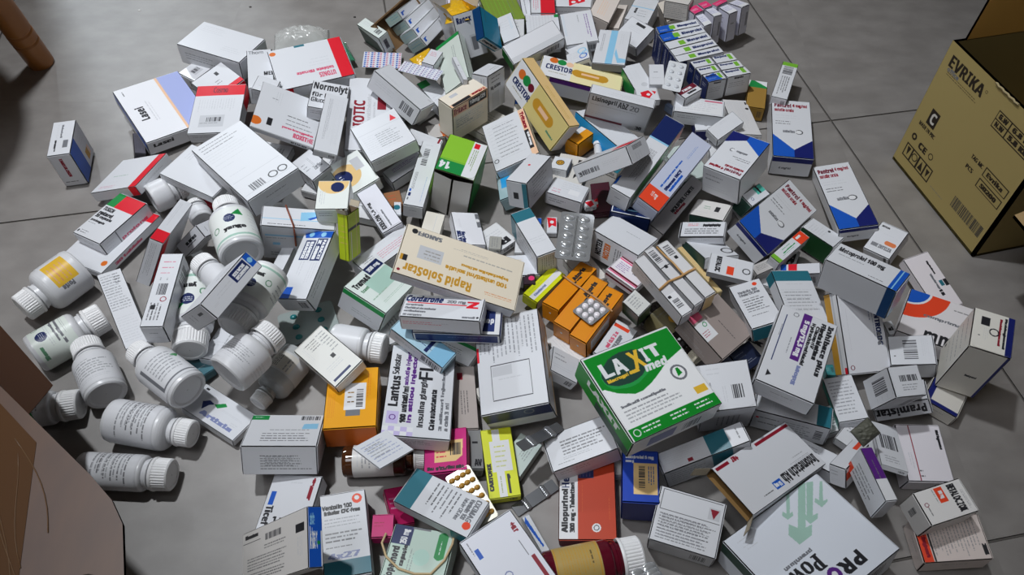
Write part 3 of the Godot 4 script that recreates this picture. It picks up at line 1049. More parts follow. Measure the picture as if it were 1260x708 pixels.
func pile_a():
	carton("large plain white carton glaring in the light at the far left of the pile", Vector3(-0.4306, 0.0182, -0.9888), Vector3(-1.5, -21.4, -1.6), Vector3(106.1, 31.4, 65.5), {"F": "l 8,10,40,25 c 4;l 60,60,30,20 c 3", "B": "l 10,30,50,40 e 3"})
	carton("small white carton with a grey sticker behind the blue edged carton", Vector3(-0.4661, 0.0019, -0.9575), Vector3(-0.1, 56.3, 3.5), Vector3(35.1, 20.6, 34.1), {"F": "r 30,30,45,45 c;a 35,38,35,25"})
	carton("pale grey carton with a red stripe along its edge beside the large glaring white carton", Vector3(-0.4182, 0.0139, -0.9168), Vector3(2.9, 48.4, 8.7), Vector3(53.8, 22.6, 54.4), {"F": "r 0,84,100,16 R;r 60,18,9,14 k;l 42,45,20,20 k 2", "B": "r 0,0,100,100 R"})
	carton("white carton with a red band across its far end and a grey batch sticker", Vector3(-0.4005, 0.0265, -0.8462), Vector3(7.3, 3.4, 1.5), Vector3(67.5, 17.3, 88.2), {"F": "r 0,0,100,22 R;t0 35,4,30,12 m Cosmo;r 18,64,50,24 c;a 33,69,30,9;v 10,30,75,28 c 14;l 20,78,40,6 e 1", "R": "r 60,0,40,100 R"})
	carton("grey white carton wedged under the carton with the bright red end", Vector3(-0.3569, 0.0309, -0.9158), Vector3(-5.9, 15.2, -4.7), Vector3(36, 25, 105.8), {"F": "t0 5,2,60,9 e Thom;b0 62,60,36,10 k MEI;r 96,0,4,100 k"})
	carton("flat white carton with a bright red end and pink lettering near the far left", Vector3(-0.2837, 0.0497, -0.9183), Vector3(-3.1, -158.2, -0.5), Vector3(103.5, 16.9, 88.3), {"F": "r 0,0,17,100 R;b0 22,10,22,12 P UTONIS;t0 22,25,50,7 P tablete filmate;l 25,40,30,22 c 3;c 95,90,5 o;r 50,95,14,5 t", "T": "r 0,0,17,100 R"})
	carton("small bright white carton tucked behind the carton with the orange roundel", Vector3(-0.334, 0.0549, -0.8586), Vector3(4.7, -9.3, -11.2), Vector3(30.2, 19.7, 27), {})
	carton("white carton with an orange roundel in one corner and a code square", Vector3(-0.2975, 0.0572, -0.8101), Vector3(3.7, -1, -26.6), Vector3(81.3, 6.6, 82.8), {"F": "c 5,84,9 o;r 22,70,8,16 k;l 50,50,45,26 k 3;t0 46,76,50,6 P prolongata;b0 66,84,32,10 P ROXITHE;v 25,10,12,30 c 3;l 20,25,10,6 e 1"})
	carton("grey white carton headed with large black lettering behind the tall text covered carton", Vector3(-0.251, 0.0461, -0.8454), Vector3(0.5, 0.9, -12.2), Vector3(48.4, 20.4, 55.6), {"F": "b0 4,4,94,34 k Normolyt;t0 4,42,50,16 k für Ki;t0 4,62,40,16 k Gluco"})
	carton("tall white carton covered with upright lines of small print", Vector3(-0.2365, 0.0602, -0.7865), Vector3(1.3, 0.7, -19.4), Vector3(29.7, 9.4, 108.7), {"F": "v 20,6,68,86 c 10;v 22,8,20,80 e 3"})
	carton("white carton with dark red capital letters and a dark red diamond", Vector3(-0.1964, 0.0302, -0.8378), Vector3(5.3, 94.3, 9.5), Vector3(127.4, 16, 58.9), {"F": "b0 32,14,36,26 M IOTIC;r 56,68,18,20 M;t0 38,44,40,9 c antibiotic;t0 36,58,30,7 c capsule;l 60,90,30,6 k 2"})
	carton("white carton with a dense block of grey print, leaning on the dark red lettered carton", Vector3(-0.164, 0.0446, -0.7747), Vector3(-3.5, 27.6, 10.7), Vector3(64, 18.4, 76.8), {"F": "l 8,38,80,50 c 9;l 35,42,50,40 e 7;p R 78,26 85,10 92,26;r 2,30,96,1 c"})
	carton("pale glossy carton with a navy disc inside a cream ring", Vector3(-0.201, 0.0151, -0.7355), Vector3(2, 34.6, 11.1), Vector3(46.2, 19.6, 61), {"F": "c 28,50,33 Y;c 14,52,22 n;l 8,42,12,22 w 3;r 60,15,28,35 c", "base": "E9EEEA"})
	carton("pale carton with half a cream ring, in front of the navy disc carton", Vector3(-0.2056, 0.0656, -0.6373), Vector3(2.8, 3.4, -1.3), Vector3(37.3, 24.5, 43.8), {"F": "c 48,4,42 Y;c 62,22,18 n;v 8,35,20,50 c 3", "base": "E9EEEA"})
	carton("small shiny white carton beside the navy disc carton", Vector3(-0.2565, 0.0144, -0.7463), Vector3(3.4, 47.6, 9.4), Vector3(31.3, 23.9, 42.7), {"F": "l 12,30,26,40 e 3;v 55,20,10,60 e 2;t0 45,60,40,18 e Zentiva"})
	carton("big white carton with paragraphs of grey text and a barcode, left of the middle", Vector3(-0.3217, 0.0529, -0.7065), Vector3(-4.7, 43.7, 5.8), Vector3(71.7, 26.3, 136.1), {"F": "l 8,4,80,14 k 3;l 6,19,85,16 c 4;l 6,37,60,6 c 1;l 5,44,40,4 c 1;a 20,84,26,10;r 4,72,92,0.8 c;r 4,94,92,0.8 c;o 64,88.5,4.5 k 3;o 83,88.5,4.5 k 3;l 10,60,40,3 c 1"})
	carton("white carton gleaming under the big white text carton", Vector3(-0.3889, 0.0356, -0.7194), Vector3(5.4, 65.4, -0.3), Vector3(61.1, 11.8, 78.9), {"F": "l 60,8,30,14 c 3"})
	carton("pale carton with a red stripe and white end near the left edge of the pile", Vector3(-0.4849, 0.0175, -0.7282), Vector3(-6.3, -12.6, 20), Vector3(75.1, 13.5, 72.4), {"F": "r 84,0,16,100 R;l 20,50,40,20 g 1;l 10,85,40,8 P 2;l 20,72,30,5 c 2", "R": "l 20,40,60,20 e 2", "B": "r 84,0,16,100 R"})
	carton("white carton with green and red corner blocks at the left edge of the pile", Vector3(-0.4817, 0.0126, -0.648), Vector3(1.8, -28.9, 7.1), Vector3(49.1, 21, 74.6), {"F": "r 0,0,28,30 G;r 28,0,72,30 R;b0 5,33,38,8 k TUSSIN;b0 5,43,50,8 k retard;b0 5,52,60,8 k 20 capsule;t0 5,62,50,6 k prolongata;l 5,70,30,4 e 1;r 4,90,5,5 k;l 12,88,30,8 k 2", "R": "r 30,3,2,94 e;l 5,20,22,60 c 3;t0 35,60,55,25 P prolong"})
	carton("white carton with a small orange roundel under the green and red cornered carton", Vector3(-0.485, 0.0055, -0.6345), Vector3(1.6, -24.8, 5.4), Vector3(69.3, 10.5, 100.7), {"F": "r 0,0,100,14 R;c 88,87,4 o", "R": "t0 20,30,45,40 P 30 tablete"})
	carton("tall white carton with a bright red end standing among the white bottles", Vector3(-0.4142, 0.019, -0.5916), Vector3(-18.3, 0.9, -27), Vector3(15.6, 63, 94.9), {"F": "r 0,77,100,23 R;v 20,8,30,60 c 2", "R": "r 0,0,20,100 R;l 25,20,60,40 c 3", "B": "v 20,6,50,85 e 4"})
	carton("long white carton with a barcode and pink lettering between the bottles at left", Vector3(-0.3648, 0.0526, -0.5038), Vector3(2.3, 94, -1.1), Vector3(99, 27.2, 23.3), {"F": "A 42,28,16,44;v 70,20,24,60 P 3;l 8,14,24,60 k 4;o 36,67,15 M 3;r 22,20,6,22 k;l 62,20,6,60 e 2", "R": "r 0,40,30,60 R"})
	carton("red ended carton mostly buried under the big white text carton", Vector3(-0.3845, 0.0088, -0.7076), Vector3(-5.5, 18.4, -29), Vector3(24.4, 18.7, 43.3), {"base": "A82030"})
	carton("grey white carton with faint black lettering beside the upright white bottle", Vector3(-0.3704, 0.0225, -0.6325), Vector3(34.3, 48.7, 59.1), Vector3(46.5, 23.3, 18.3), {"F": "b0 30,35,50,20 k BL RETRO;t0 30,60,40,12 e comprimate"})
	carton("white carton with a pale blue wave held by a brown rubber band", Vector3(-0.2557, 0.01, -0.622), Vector3(6.7, 4.2, -10.8), Vector3(81.3, 64.2, 28.2), {"F": "p s 52,20 80,10 84,30 62,62 52,66;r 0,60,100,4 s;l 8,86,70,8 k 1;p B 62,52 84,22 88,24 66,58", "B": "r 4,24,94,4 s;l 5,32,30,6 e 1;r 14,48,10,8 s;l 10,78,20,14 k 2"})
	carton("small narrow white carton between the wave carton and the navy labelled carton", Vector3(-0.2671, 0.0123, -0.5924), Vector3(4.1, -12.8, -5.8), Vector3(14.5, 20, 33.7), {"F": "v 10,15,30,60 c 3", "T": "r 0,0,100,100 w"})
	carton("long white carton with a navy label, in front of the rubber banded wave carton", Vector3(-0.2216, 0.038, -0.559), Vector3(14.9, -102.2, -5.5), Vector3(93.8, 22.7, 38.5), {"F": "p B 0,0 10,0 10,90 0,100;c 5,30,9 s;c 5,72,9 s;r 11,8,34,34 n;r 14,48,30,34 n;b0 13,12,30,12 w PARACET;b0 13,27,30,12 w Z 500;b0 16,52,26,12 w MAGNESIU;b0 16,67,26,12 w SANDOZ;l 48,12,34,24 c 3;l 46,55,26,20 c 2;r 84,60,16,40 B"})
	carton("white carton with a navy label lying across two white bottles", Vector3(-0.2966, 0.106, -0.4733), Vector3(-43.4, -113.4, 2.2), Vector3(71.5, 50.8, 21.1), {"F": "r 0,30,10,70 B;c 5,64,14 s;r 12,38,32,56 n;b0 14,42,26,18 w MAGNESIU;b0 16,64,24,18 w SCATIS;l 48,50,32,30 c 2;l 82,40,12,10 c 2", "R": "r 30,20,16,20 k;l 20,55,50,30 e 2"})
	carton("slim lime green carton standing open beside the navy labelled carton", Vector3(-0.1919, 0.0625, -0.6043), Vector3(69.3, -8.4, -75.9), Vector3(24.2, 13.5, 58.3), {"F": "r 0,30,100,6 k;r 20,40,6,60 w;r 70,0,4,100 Y", "L": "v 20,10,50,80 Y 4;r 0,30,100,3 k", "base": "C3D62A", "open": "T", "inn": "8A7760"})
	carton("lilac white carton with black lettering along one edge, left of the long beige carton", Vector3(-0.1595, 0.0145, -0.6725), Vector3(-12.6, 121.3, 1.9), Vector3(74.7, 22.1, 27.7), {"F": "b0 4,8,34,24 k EXELON;t0 40,10,30,18 k 1,5 mg;l 5,34,50,8 e 2;t0 4,48,40,10 e capsule;r 2,3,0.7,94 e;r 2,3,60,1 e", "T": "l 10,20,60,50 c 4", "base": "DFDFE8"})
	carton("long white carton with a barcode and blue squares beside the open green carton", Vector3(-0.1158, 0.0226, -0.7248), Vector3(0.2, -7.2, -6.2), Vector3(25.4, 20.8, 116.4), {"F": "A 25,12,30,26;r 8,76,9,4 B;r 7,82,12,5 n;r 8,89,8,4 e;v 12,50,16,28 k 3;l 20,4,60,3 c 1;v 75,55,8,40 B 1"})
	carton("lime and dark green carton lying open with two white flaps hanging down", Vector3(-0.074, 0.0069, -0.7254), Vector3(3.4, -14.6, -9.9), Vector3(49.9, 70.5, 61.2), {"F": "r 66,0,34,100 w;r 0,70,66,30 G;r 2,66,64,3 H;b2 4,74,28,20 w 14;r 70,4,14,14 R;v 72,22,16,60 e 3", "R": "r 0,0,100,100 G;v 10,5,80,90 H 4", "base": "8CC437", "open": "B", "inn": "7A7468", "flap": "w"})
	carton("white carton full of slanted print with an orange and black end stripe", Vector3(0.0005, 0.0311, -0.7882), Vector3(3, 14, 22.2), Vector3(61, 17.7, 85.8), {"F": "r 86,0,14,100 F;r 86,46,10,40 k;b1 88,6,9,36 M Tritace;b1 88,50,7,30 w 10 mg;l 8,8,72,80 c 11;l 20,12,56,70 e 9;o 8,82,4 k 3", "L": "r 0,0,100,100 c"})
	carton("cream carton with an orange and black header standing upright near the lime green box", Vector3(-0.0784, 0.0501, -0.8499), Vector3(89, -131.9, -177.2), Vector3(62.9, 28.2, 56.4), {"F": "r 0,0,100,26 F;b0 2,4,36,18 M Tritace;r 45,2,52,22 k;b0 48,5,46,15 w 10mg/25;l 6,34,86,40 c 6;l 8,38,50,26 e 4", "T": "r 0,0,100,22 F;b0 2,4,36,16 M Tritace;r 45,2,50,20 k;r 60,60,20,20 c", "L": "r 94,0,6,100 o", "base": "EFE6D6"})
	carton("grey carton corner with an orange edge below the cream carton", Vector3(-0.1071, 0.0009, -0.8292), Vector3(0.1, 16.4, 0.4), Vector3(23, 21.7, 28.2), {"F": "r 85,0,10,100 o", "base": "BDB9B6"})
	carton("long plain white carton lying diagonally in front of the blister cards", Vector3(-0.1602, 0.0448, -0.8608), Vector3(21, 55.1, -19.4), Vector3(36.6, 28.2, 81.9), {"F": "v 20,8,14,40 c 2;r 80,90,10,6 c", "B": "r 5,5,90,90 w"})
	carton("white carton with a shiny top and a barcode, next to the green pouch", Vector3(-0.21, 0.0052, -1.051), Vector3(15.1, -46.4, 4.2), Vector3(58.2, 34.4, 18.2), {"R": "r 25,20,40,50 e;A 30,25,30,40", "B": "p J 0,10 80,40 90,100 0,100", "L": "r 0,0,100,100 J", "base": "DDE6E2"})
	carton("hindmost white carton of the four packed in the brown tray", Vector3(-0.1829, 0.0205, -1.1157), Vector3(48.9, 57.4, -22.1), Vector3(109.6, 26.5, 14.8), {"F": "t0 6,30,12,40 B r;r 0,92,100,5 c", "L": "r 0,0,100,100 T;v 10,10,60,80 t 2", "group": "cartons packed in the brown tray"})
	carton("second white carton of the four packed in the brown tray", Vector3(-0.1724, 0.0173, -1.098), Vector3(49.2, 62.4, 0.3), Vector3(67.4, 34.7, 15.5), {"F": "t0 6,30,12,40 B r;r 0,92,100,5 c", "L": "r 0,0,100,100 T;v 10,10,60,80 t 2", "group": "cartons packed in the brown tray"})
	carton("third white carton of the four packed in the brown tray", Vector3(-0.1595, 0.0183, -1.0735), Vector3(49.7, 64.1, -2.2), Vector3(68, 32, 15.9), {"F": "t0 6,30,12,40 B r;r 0,92,100,5 c", "L": "r 0,0,100,100 T;v 10,10,60,80 t 2", "group": "cartons packed in the brown tray"})
	carton("front and most forward shifted white carton of the four packed in the brown tray", Vector3(-0.1466, 0.0174, -1.0504), Vector3(48.2, 66, 2.8), Vector3(59.6, 33.7, 16.8), {"F": "t0 6,30,12,40 B r;r 0,92,100,5 c", "L": "r 0,0,100,100 T;v 10,10,60,80 t 2", "group": "cartons packed in the brown tray"})
	carton("white carton open at the top and full of yellow sachets", Vector3(-0.0935, 0.0368, -1.0608), Vector3(68.8, 37.5, 13.8), Vector3(40.3, 77.4, 66.2), {"F": "b0 8,6,58,14 n Ranex;r 44,50,28,34 c;r 50,55,20,30 e", "open": "T", "inn": "E0B420"})
	carton("lilac white carton at the far edge behind the yellow sachets", Vector3(-0.0821, 0.0033, -1.1473), Vector3(-0.3, 7.9, -4.4), Vector3(62.3, 21.3, 30.1), {"base": "E6E0EC"})
	carton("glossy teal blue carton standing on edge at the top of the pile", Vector3(-0.0472, 0.0694, -0.9943), Vector3(26.1, 10.3, -51.9), Vector3(45.2, 14.3, 48.3), {"F": "r 20,4,4,40 t", "T": "r 0,0,100,100 D", "B": "r 0,12,100,70 w;b0 8,25,80,40 k Deprelio", "L": "r 0,0,100,100 D", "base": "1C7FA0", "rough": 0.22})
	carton("pale grey green carton with a green edge stripe leaning on the tray of cartons", Vector3(-0.0798, 0.051, -0.9301), Vector3(-1.7, 10.9, 36), Vector3(42, 15.5, 114.5), {"F": "r 0,0,100,7 G;v 60,20,14,40 e 2", "T": "r 0,0,100,100 G", "base": "CFD8D0"})
	carton("narrow white leaf shaped carton edge in front of the grey green carton", Vector3(-0.0752, 0.0769, -0.8838), Vector3(-1.5, 19.3, -7.5), Vector3(6.4, 8.1, 54.8), {})
	carton("white carton with faint blue print to the right of the teal carton", Vector3(-0.005, 0.0404, -1.0169), Vector3(-2, 12, 19.1), Vector3(26.3, 23, 68.1), {"F": "l 20,20,50,40 c 4;v 70,10,16,70 s 2"})
	carton("white and green carton under the long diagonal carton", Vector3(-0.1114, 0.0141, -0.9019), Vector3(3.5, 35.4, 6.9), Vector3(25.4, 21.3, 56.9), {"F": "r 0,0,60,24 G;l 10,35,75,50 c 5"})
	carton("small white carton beside the patterned blister cards", Vector3(-0.1172, 0.0503, -0.9352), Vector3(4.1, 70.5, 1.5), Vector3(32.7, 16.5, 19), {"F": "v 55,20,35,60 P 3"})
	carton("white carton with small black lettering left of the upright yellow carton", Vector3(-0.047, 0.0506, -0.8915), Vector3(75.1, 6.4, -53.3), Vector3(43.1, 25.5, 51.4), {"F": "l 20,8,60,20 k 2;t0 15,32,60,12 k Mg tablete;r 20,52,45,44 c"})
	carton("plain light grey carton lying across the middle of the far edge", Vector3(0.0255, 0.0472, -0.9804), Vector3(20.7, 33.3, 13.9), Vector3(83.9, 24.1, 34), {"F": "r 0,72,100,28 c", "L": "r 0,0,100,100 E", "base": "D9DADF"})
	carton("white carton with upright mauve lettering near the red ended one", Vector3(0.0956, 0.0379, -1.0316), Vector3(0.8, 5.5, 7.7), Vector3(48.3, 17.2, 80), {"F": "v 72,10,16,75 p 2;v 4,5,8,90 s 2;v 50,10,8,30 e 1"})
	carton("white carton with a light blue scribble pattern behind the flat yellow carton", Vector3(0.0984, 0.0278, -0.9733), Vector3(-0.9, 3.6, 22.5), Vector3(34.3, 24.3, 43.3), {"F": "o 72,45,16 s 4;o 84,60,12 s 4;o 74,75,14 B 3;l 14,40,50,40 c 4"})
	carton("white carton with a bright red half at the far edge of the pile", Vector3(0.0412, 0.0222, -1.1123), Vector3(0.3, 0.6, -0.2), Vector3(38.5, 21.5, 53.9), {"F": "r 40,0,60,100 R;v 8,5,26,90 P 3", "B": "r 40,0,60,100 R"})
	carton("white carton with upright stripes of print below the red half carton", Vector3(0.042, 0.0127, -1.0567), Vector3(-0.8, 3.1, 2.5), Vector3(51.6, 28.2, 63.6), {"F": "v 10,5,75,85 c 8;r 88,4,12,14 G"})
	carton("large olive green carton at the far edge of the pile", Vector3(-0.0207, 0.0123, -1.1031), Vector3(0.2, 15.8, 5.4), Vector3(54.6, 31.8, 88.5), {"F": "v 10,0,70,95 H 6;v 70,0,26,90 e 2", "R": "r 0,0,100,100 c", "base": "7A9138"})
	carton("grey white carton end between the green carton and the striped print carton", Vector3(0.0043, 0.0242, -1.0415), Vector3(-0, 0, 2.2), Vector3(18.9, 21, 48.8), {"base": "D5D6D8"})
	carton("dark edged white leaflet box at the very top of the pile", Vector3(0.0225, 0.0014, -1.1399), Vector3(0.7, 6.1, -0.1), Vector3(32, 25.5, 90.1), {"F": "v 10,0,60,90 k 2"})
	carton("white carton with a splash of red petals at the far edge", Vector3(0.0944, 0.0033, -1.1397), Vector3(0.5, -7.9, 4.5), Vector3(57.8, 32.2, 46), {"F": "p R 35,55 62,40 66,70 40,95;p R 60,60 80,50 82,65 62,80;c 50,70,8 w;c 66,60,5 w"})
	carton("beige carton standing behind the blue striped carton", Vector3(0.1287, 0.0125, -1.1038), Vector3(14.8, 70.6, 2.3), Vector3(72.1, 38.7, 34.8), {"F": "l 14,30,60,40 F 4", "base": "E5DAD2"})

func pile_b():
	carton("thin beige leaflet stack between the beige carton and the lined white carton", Vector3(0.164, 0.0033, -1.1075), Vector3(-7.8, 74.5, -2.1), Vector3(74.3, 22.1, 17.3), {"F": "v 10,5,80,90 c 5", "base": "DCD2CA"})
	carton("white carton with slanted lines of print near the lilac stack", Vector3(0.1978, 0.0019, -1.1131), Vector3(-0, 69.4, -1.7), Vector3(75.2, 32.9, 38), {"F": "b0 30,22,22,10 k ALFA;v 20,40,30,50 e 3;v 60,20,20,70 c 3;r 55,0,3,100 s"})
	carton("worn beige carton behind the row of blue and white cartons", Vector3(0.2481, 0.0064, -1.1019), Vector3(4.9, 13, 17.1), Vector3(24.6, 41.8, 47.4), {"F": "v 30,10,60,80 c 5", "base": "CFC6BB"})
	carton("white carton with an upright light blue stripe and a blue swoosh", Vector3(0.14, 0.0433, -0.9818), Vector3(-1.3, -11, 3.4), Vector3(46.8, 12.1, 87.4), {"F": "r 38,0,22,100 s;p s 64,55 78,82 100,84 100,94 76,96 62,70;v 14,12,10,60 e 2;v 72,10,14,40 c 2", "B": "r 0,0,100,100 e"})
	carton("white carton with a dark code at its far end, right of the blue swoosh carton", Vector3(0.1831, 0.0167, -1.0558), Vector3(20, -43.5, -5.2), Vector3(43, 21.4, 43.2), {"F": "r 34,8,38,12 k;l 20,30,60,20 c 3;l 10,70,60,16 c 2"})
	carton("flat white and yellow carton with a purple edge band, lying behind the upright yellow one", Vector3(0.0893, 0.018, -0.9285), Vector3(-0.1, -10.5, -8.1), Vector3(117.7, 29, 46.4), {"F": "r 0,0,38,100 w;c 14,14,14 o;c 24,16,14 G;c 34,18,12 F;b0 6,36,33,26 n CRESTOR;l 10,70,26,12 e 1;r 44,34,34,34 y;c 45,50,17 y;c 77,50,17 y;r 50,44,22,10 F;l 70,12,14,6 g 1", "B": "r 14,0,60,26 p;r 0,26,100,74 c", "base": "F2E6B4", "rough": 0.3})
	carton("yellow and white carton with a gold capsule drawing, standing on its edge mid pile", Vector3(0.0438, 0.0457, -0.8626), Vector3(61.8, -93.3, -39.8), Vector3(120.4, 21.5, 49.6), {"F": "r 0,0,38,100 w;c 12,30,14 o;c 22,30,15 G;c 32,32,12 m;b0 5,52,34,20 n CRESTOR;l 10,78,24,10 e 1;r 50,30,26,34 y;c 51,47,17 y;c 76,47,17 y;r 55,40,18,14 F;t0 80,70,14,6 g Rosu", "T": "r 0,0,100,100 Y;l 10,30,50,30 y 2", "R": "r 0,0,100,100 w", "L": "r 0,0,30,100 p", "base": "DCCB86", "rough": 0.3})
	carton("long white carton with a navy end leaning right of the barcode carton", Vector3(0.1594, 0.0567, -0.7201), Vector3(8.4, -33.9, -9.6), Vector3(27.8, 32.2, 133.1), {"F": "r 0,0,100,29 n;r 0,29,100,2 s;v 38,42,40,44 k 7;p B 0,86 8,84 10,94 0,97", "T": "r 0,0,100,100 n", "L": "A 10,2,30,40;r 40,90,30,8 n;v 30,45,20,40 k 2", "rough": 0.25})
	carton("long blue grey carton with an orange red end and navy lettering", Vector3(0.1893, 0.0555, -0.7027), Vector3(16.5, 55.6, 8.4), Vector3(122.7, 25.9, 30.5), {"F": "r 0,0,20,100 O;t1 8,30,7,30 w 10 mg;b0 24,60,30,14 n Diovan HCT;t0 24,40,40,9 B 28 comprimate filmate;l 70,50,24,12 B 2;t0 26,78,24,10 B tablete", "T": "r 0,0,20,100 O;r 20,0,80,100 E", "R": "r 0,0,100,100 N", "base": "C3C9DD"})
	carton("grey carton with a dark red line of text beside the red ended blue carton", Vector3(0.2012, 0.0112, -0.6961), Vector3(18.2, 54.5, 1.8), Vector3(105.3, 16.3, 21.3), {"F": "t0 34,40,52,24 k NOLIPREL FORTE;b0 34,66,24,20 M 10 mg;l 6,20,50,12 c 2", "B": "r 0,0,100,100 w", "base": "CDCACB"})
	carton("long white carton with a panel of fine print above the navy ended carton", Vector3(0.2515, 0.0246, -0.8627), Vector3(0.2, -11.7, 1), Vector3(66.8, 20.4, 35.2), {"F": "r 12,20,84,70 w;l 14,24,80,60 c 5;r 60,8,36,8 P", "T": "r 0,0,100,100 w"})
	carton("light grey carton with streaked print beside the brown fronted carton", Vector3(0.3115, 0.0123, -0.8614), Vector3(-6, 2.9, -4.8), Vector3(35.8, 15.6, 86.1), {"F": "v 8,6,70,80 c 10;r 88,5,6,8 k;c 88,25,3 k", "base": "DAD9DA"})
	carton("small glossy white carton on top of the navy and blue boxes", Vector3(0.283, 0.0279, -0.8299), Vector3(9.1, 36, 15.1), Vector3(44.9, 15.4, 22.9), {"F": "l 40,12,36,20 c 2"})
	carton("white carton with small black logos and a navy side", Vector3(0.2579, 0.0103, -0.8472), Vector3(1.5, 0.2, 4.2), Vector3(23.3, 17.9, 27.7), {"F": "c 70,30,10 n;o 70,60,10 k 3;l 10,20,40,30 Y 2", "B": "r 0,0,100,100 N", "L": "r 0,0,100,100 N"})
	carton("rearmost of the four white cartons with blue and navy chevrons", Vector3(0.376, 0.0027, -0.8327), Vector3(-0.5, -10.3, 3.1), Vector3(52.3, 31.3, 121.1), {"F": "p B 0,63 53,88 53,100 0,100;p N 53,88 100,70 100,100 53,100;b0 6,6,44,7 m Pantrel;b0 54,6,38,7 M 4 mg/ml;t0 6,15,50,6 M solutie orala;l 8,27,66,8 c 2;l 8,38,50,8 k 2;t0 26,54,30,5 e astellas;o 68,57,4 k 2;c 66,57,3 w", "R": "r 0,0,100,100 w;v 70,10,20,60 c 2", "B": "r 0,0,100,26 N;t0 20,55,30,14 e 4 mg/ml", "L": "r 0,0,100,100 w", "rough": 0.28, "group": "white cartons with blue chevrons"})
	carton("chevron marked carton that lies upside down next to the navy edged carton", Vector3(0.2781, 0.0377, -0.7272), Vector3(-6.3, 142.3, -6.9), Vector3(50, 42.4, 73.2), {"F": "p B 0,63 53,88 53,100 0,100;p N 53,88 100,70 100,100 53,100;b0 6,6,44,7 m Pantrel;b0 54,6,38,7 M 4 mg/ml;t0 6,15,50,6 M solutie orala;l 8,27,66,8 c 2;l 8,38,50,8 k 2;t0 26,54,30,5 e astellas;o 68,57,4 k 2;c 66,57,3 w", "R": "r 0,0,100,100 w;v 70,10,20,60 c 2", "B": "r 0,0,100,26 N;t0 20,55,30,14 e 4 mg/ml", "L": "r 0,0,100,100 w", "rough": 0.28, "group": "white cartons with blue chevrons"})
	carton("chevron marked carton at the outer right edge of the pile", Vector3(0.4161, 0.0164, -0.7022), Vector3(-9, -2.3, 13.5), Vector3(45.1, 20.4, 133.6), {"F": "p B 0,63 53,88 53,100 0,100;p N 53,88 100,70 100,100 53,100;b0 6,6,44,7 m Pantrel;b0 54,6,38,7 M 4 mg/ml;t0 6,15,50,6 M solutie orala;l 8,27,66,8 c 2;l 8,38,50,8 k 2;t0 26,54,30,5 e astellas;o 68,57,4 k 2;c 66,57,3 w", "R": "r 0,0,100,100 w;v 70,10,20,60 c 2", "B": "r 0,0,100,26 N;t0 20,55,30,14 e 4 mg/ml", "L": "r 0,0,100,100 w", "rough": 0.28, "group": "white cartons with blue chevrons"})
	carton("chevron marked carton tilted on its long grey side in the right of the pile", Vector3(0.3112, 0.0188, -0.6658), Vector3(-7.4, -42.8, -23.1), Vector3(52, 25.1, 121.7), {"F": "p B 0,63 53,88 53,100 0,100;p N 53,88 100,70 100,100 53,100;b0 6,6,44,7 m Pantrel;b0 54,6,38,7 M 4 mg/ml;t0 6,15,50,6 M solutie orala;l 8,27,66,8 c 2;l 8,38,50,8 k 2;t0 26,54,30,5 e astellas;o 68,57,4 k 2;c 66,57,3 w", "R": "r 0,0,100,100 w;v 70,10,20,60 c 2", "B": "r 0,0,100,26 N;t0 20,55,30,14 e 4 mg/ml", "L": "r 0,0,100,100 w", "rough": 0.28, "group": "white cartons with blue chevrons"})
	carton("slim white carton with a green end and a barcode, leaning on the rearmost chevron carton", Vector3(0.3828, 0.0284, -0.928), Vector3(-0.3, -22.3, 1.1), Vector3(22.3, 13.6, 89.2), {"F": "r 0,0,100,10 H;A 18,12,64,22;v 20,40,60,55 k 4", "T": "r 0,0,100,100 G"})
	carton("brown fronted carton with a green triangle on top, behind the slim green ended carton", Vector3(0.3463, 0.0012, -0.9199), Vector3(0, -14.5, 1.7), Vector3(27.3, 22.1, 63.9), {"F": "r 0,0,100,26 w;p G 10,0 30,0 100,20 100,26 0,26", "T": "r 0,0,100,30 w;p G 0,70 100,70 60,0", "base": "9C7A3A"})
	carton("farthest carton of the row of five navy ended white cartons", Vector3(0.2424, 0.0045, -1.0376), Vector3(7.5, 14.6, 4.9), Vector3(63, 56.7, 14.7), {"F": "p B 0,0 30,0 36,100 0,100;b0 48,30,48,44 n Bisoprolol;r 28,20,14,60 H;l 4,60,20,20 c 2", "B": "r 0,0,18,100 n", "L": "r 0,0,100,100 n;v 40,10,30,80 w 2", "group": "row of five navy ended cartons"})
	carton("second farthest carton of the row of five navy ended white cartons", Vector3(0.2463, 0.0063, -1.0169), Vector3(2.8, 18.5, 3), Vector3(67.9, 52.5, 18.1), {"F": "p B 0,0 30,0 36,100 0,100;b0 48,30,48,44 n Bisoprolol;r 28,20,14,60 H;l 4,60,20,20 c 2", "B": "r 0,0,18,100 n", "L": "r 0,0,100,100 n;v 40,10,30,80 w 2", "group": "row of five navy ended cartons"})
	carton("middle carton of the row of five navy ended white cartons", Vector3(0.2523, 0.007, -0.9978), Vector3(0.8, 20.7, 2.4), Vector3(69.1, 51.1, 17.5), {"F": "p B 0,0 0,0 0,100 0,100;b0 48,30,48,44 n Bisoprolol;r 28,20,14,60 H;l 4,60,20,20 c 2", "B": "r 0,0,18,100 n", "L": "r 0,0,100,100 n;v 40,10,30,80 w 2", "group": "row of five navy ended cartons"})
	carton("fourth carton of the row of five navy ended white cartons", Vector3(0.2586, 0.007, -0.9809), Vector3(0.7, 20.2, 2.7), Vector3(69.3, 51.1, 16.5), {"F": "p B 0,0 0,0 0,100 0,100;b0 48,30,48,44 n Bisoprolol;r 28,20,14,60 H;l 4,60,20,20 c 2", "B": "r 0,0,18,100 n", "L": "r 0,0,100,100 n;v 40,10,30,80 w 2", "group": "row of five navy ended cartons"})
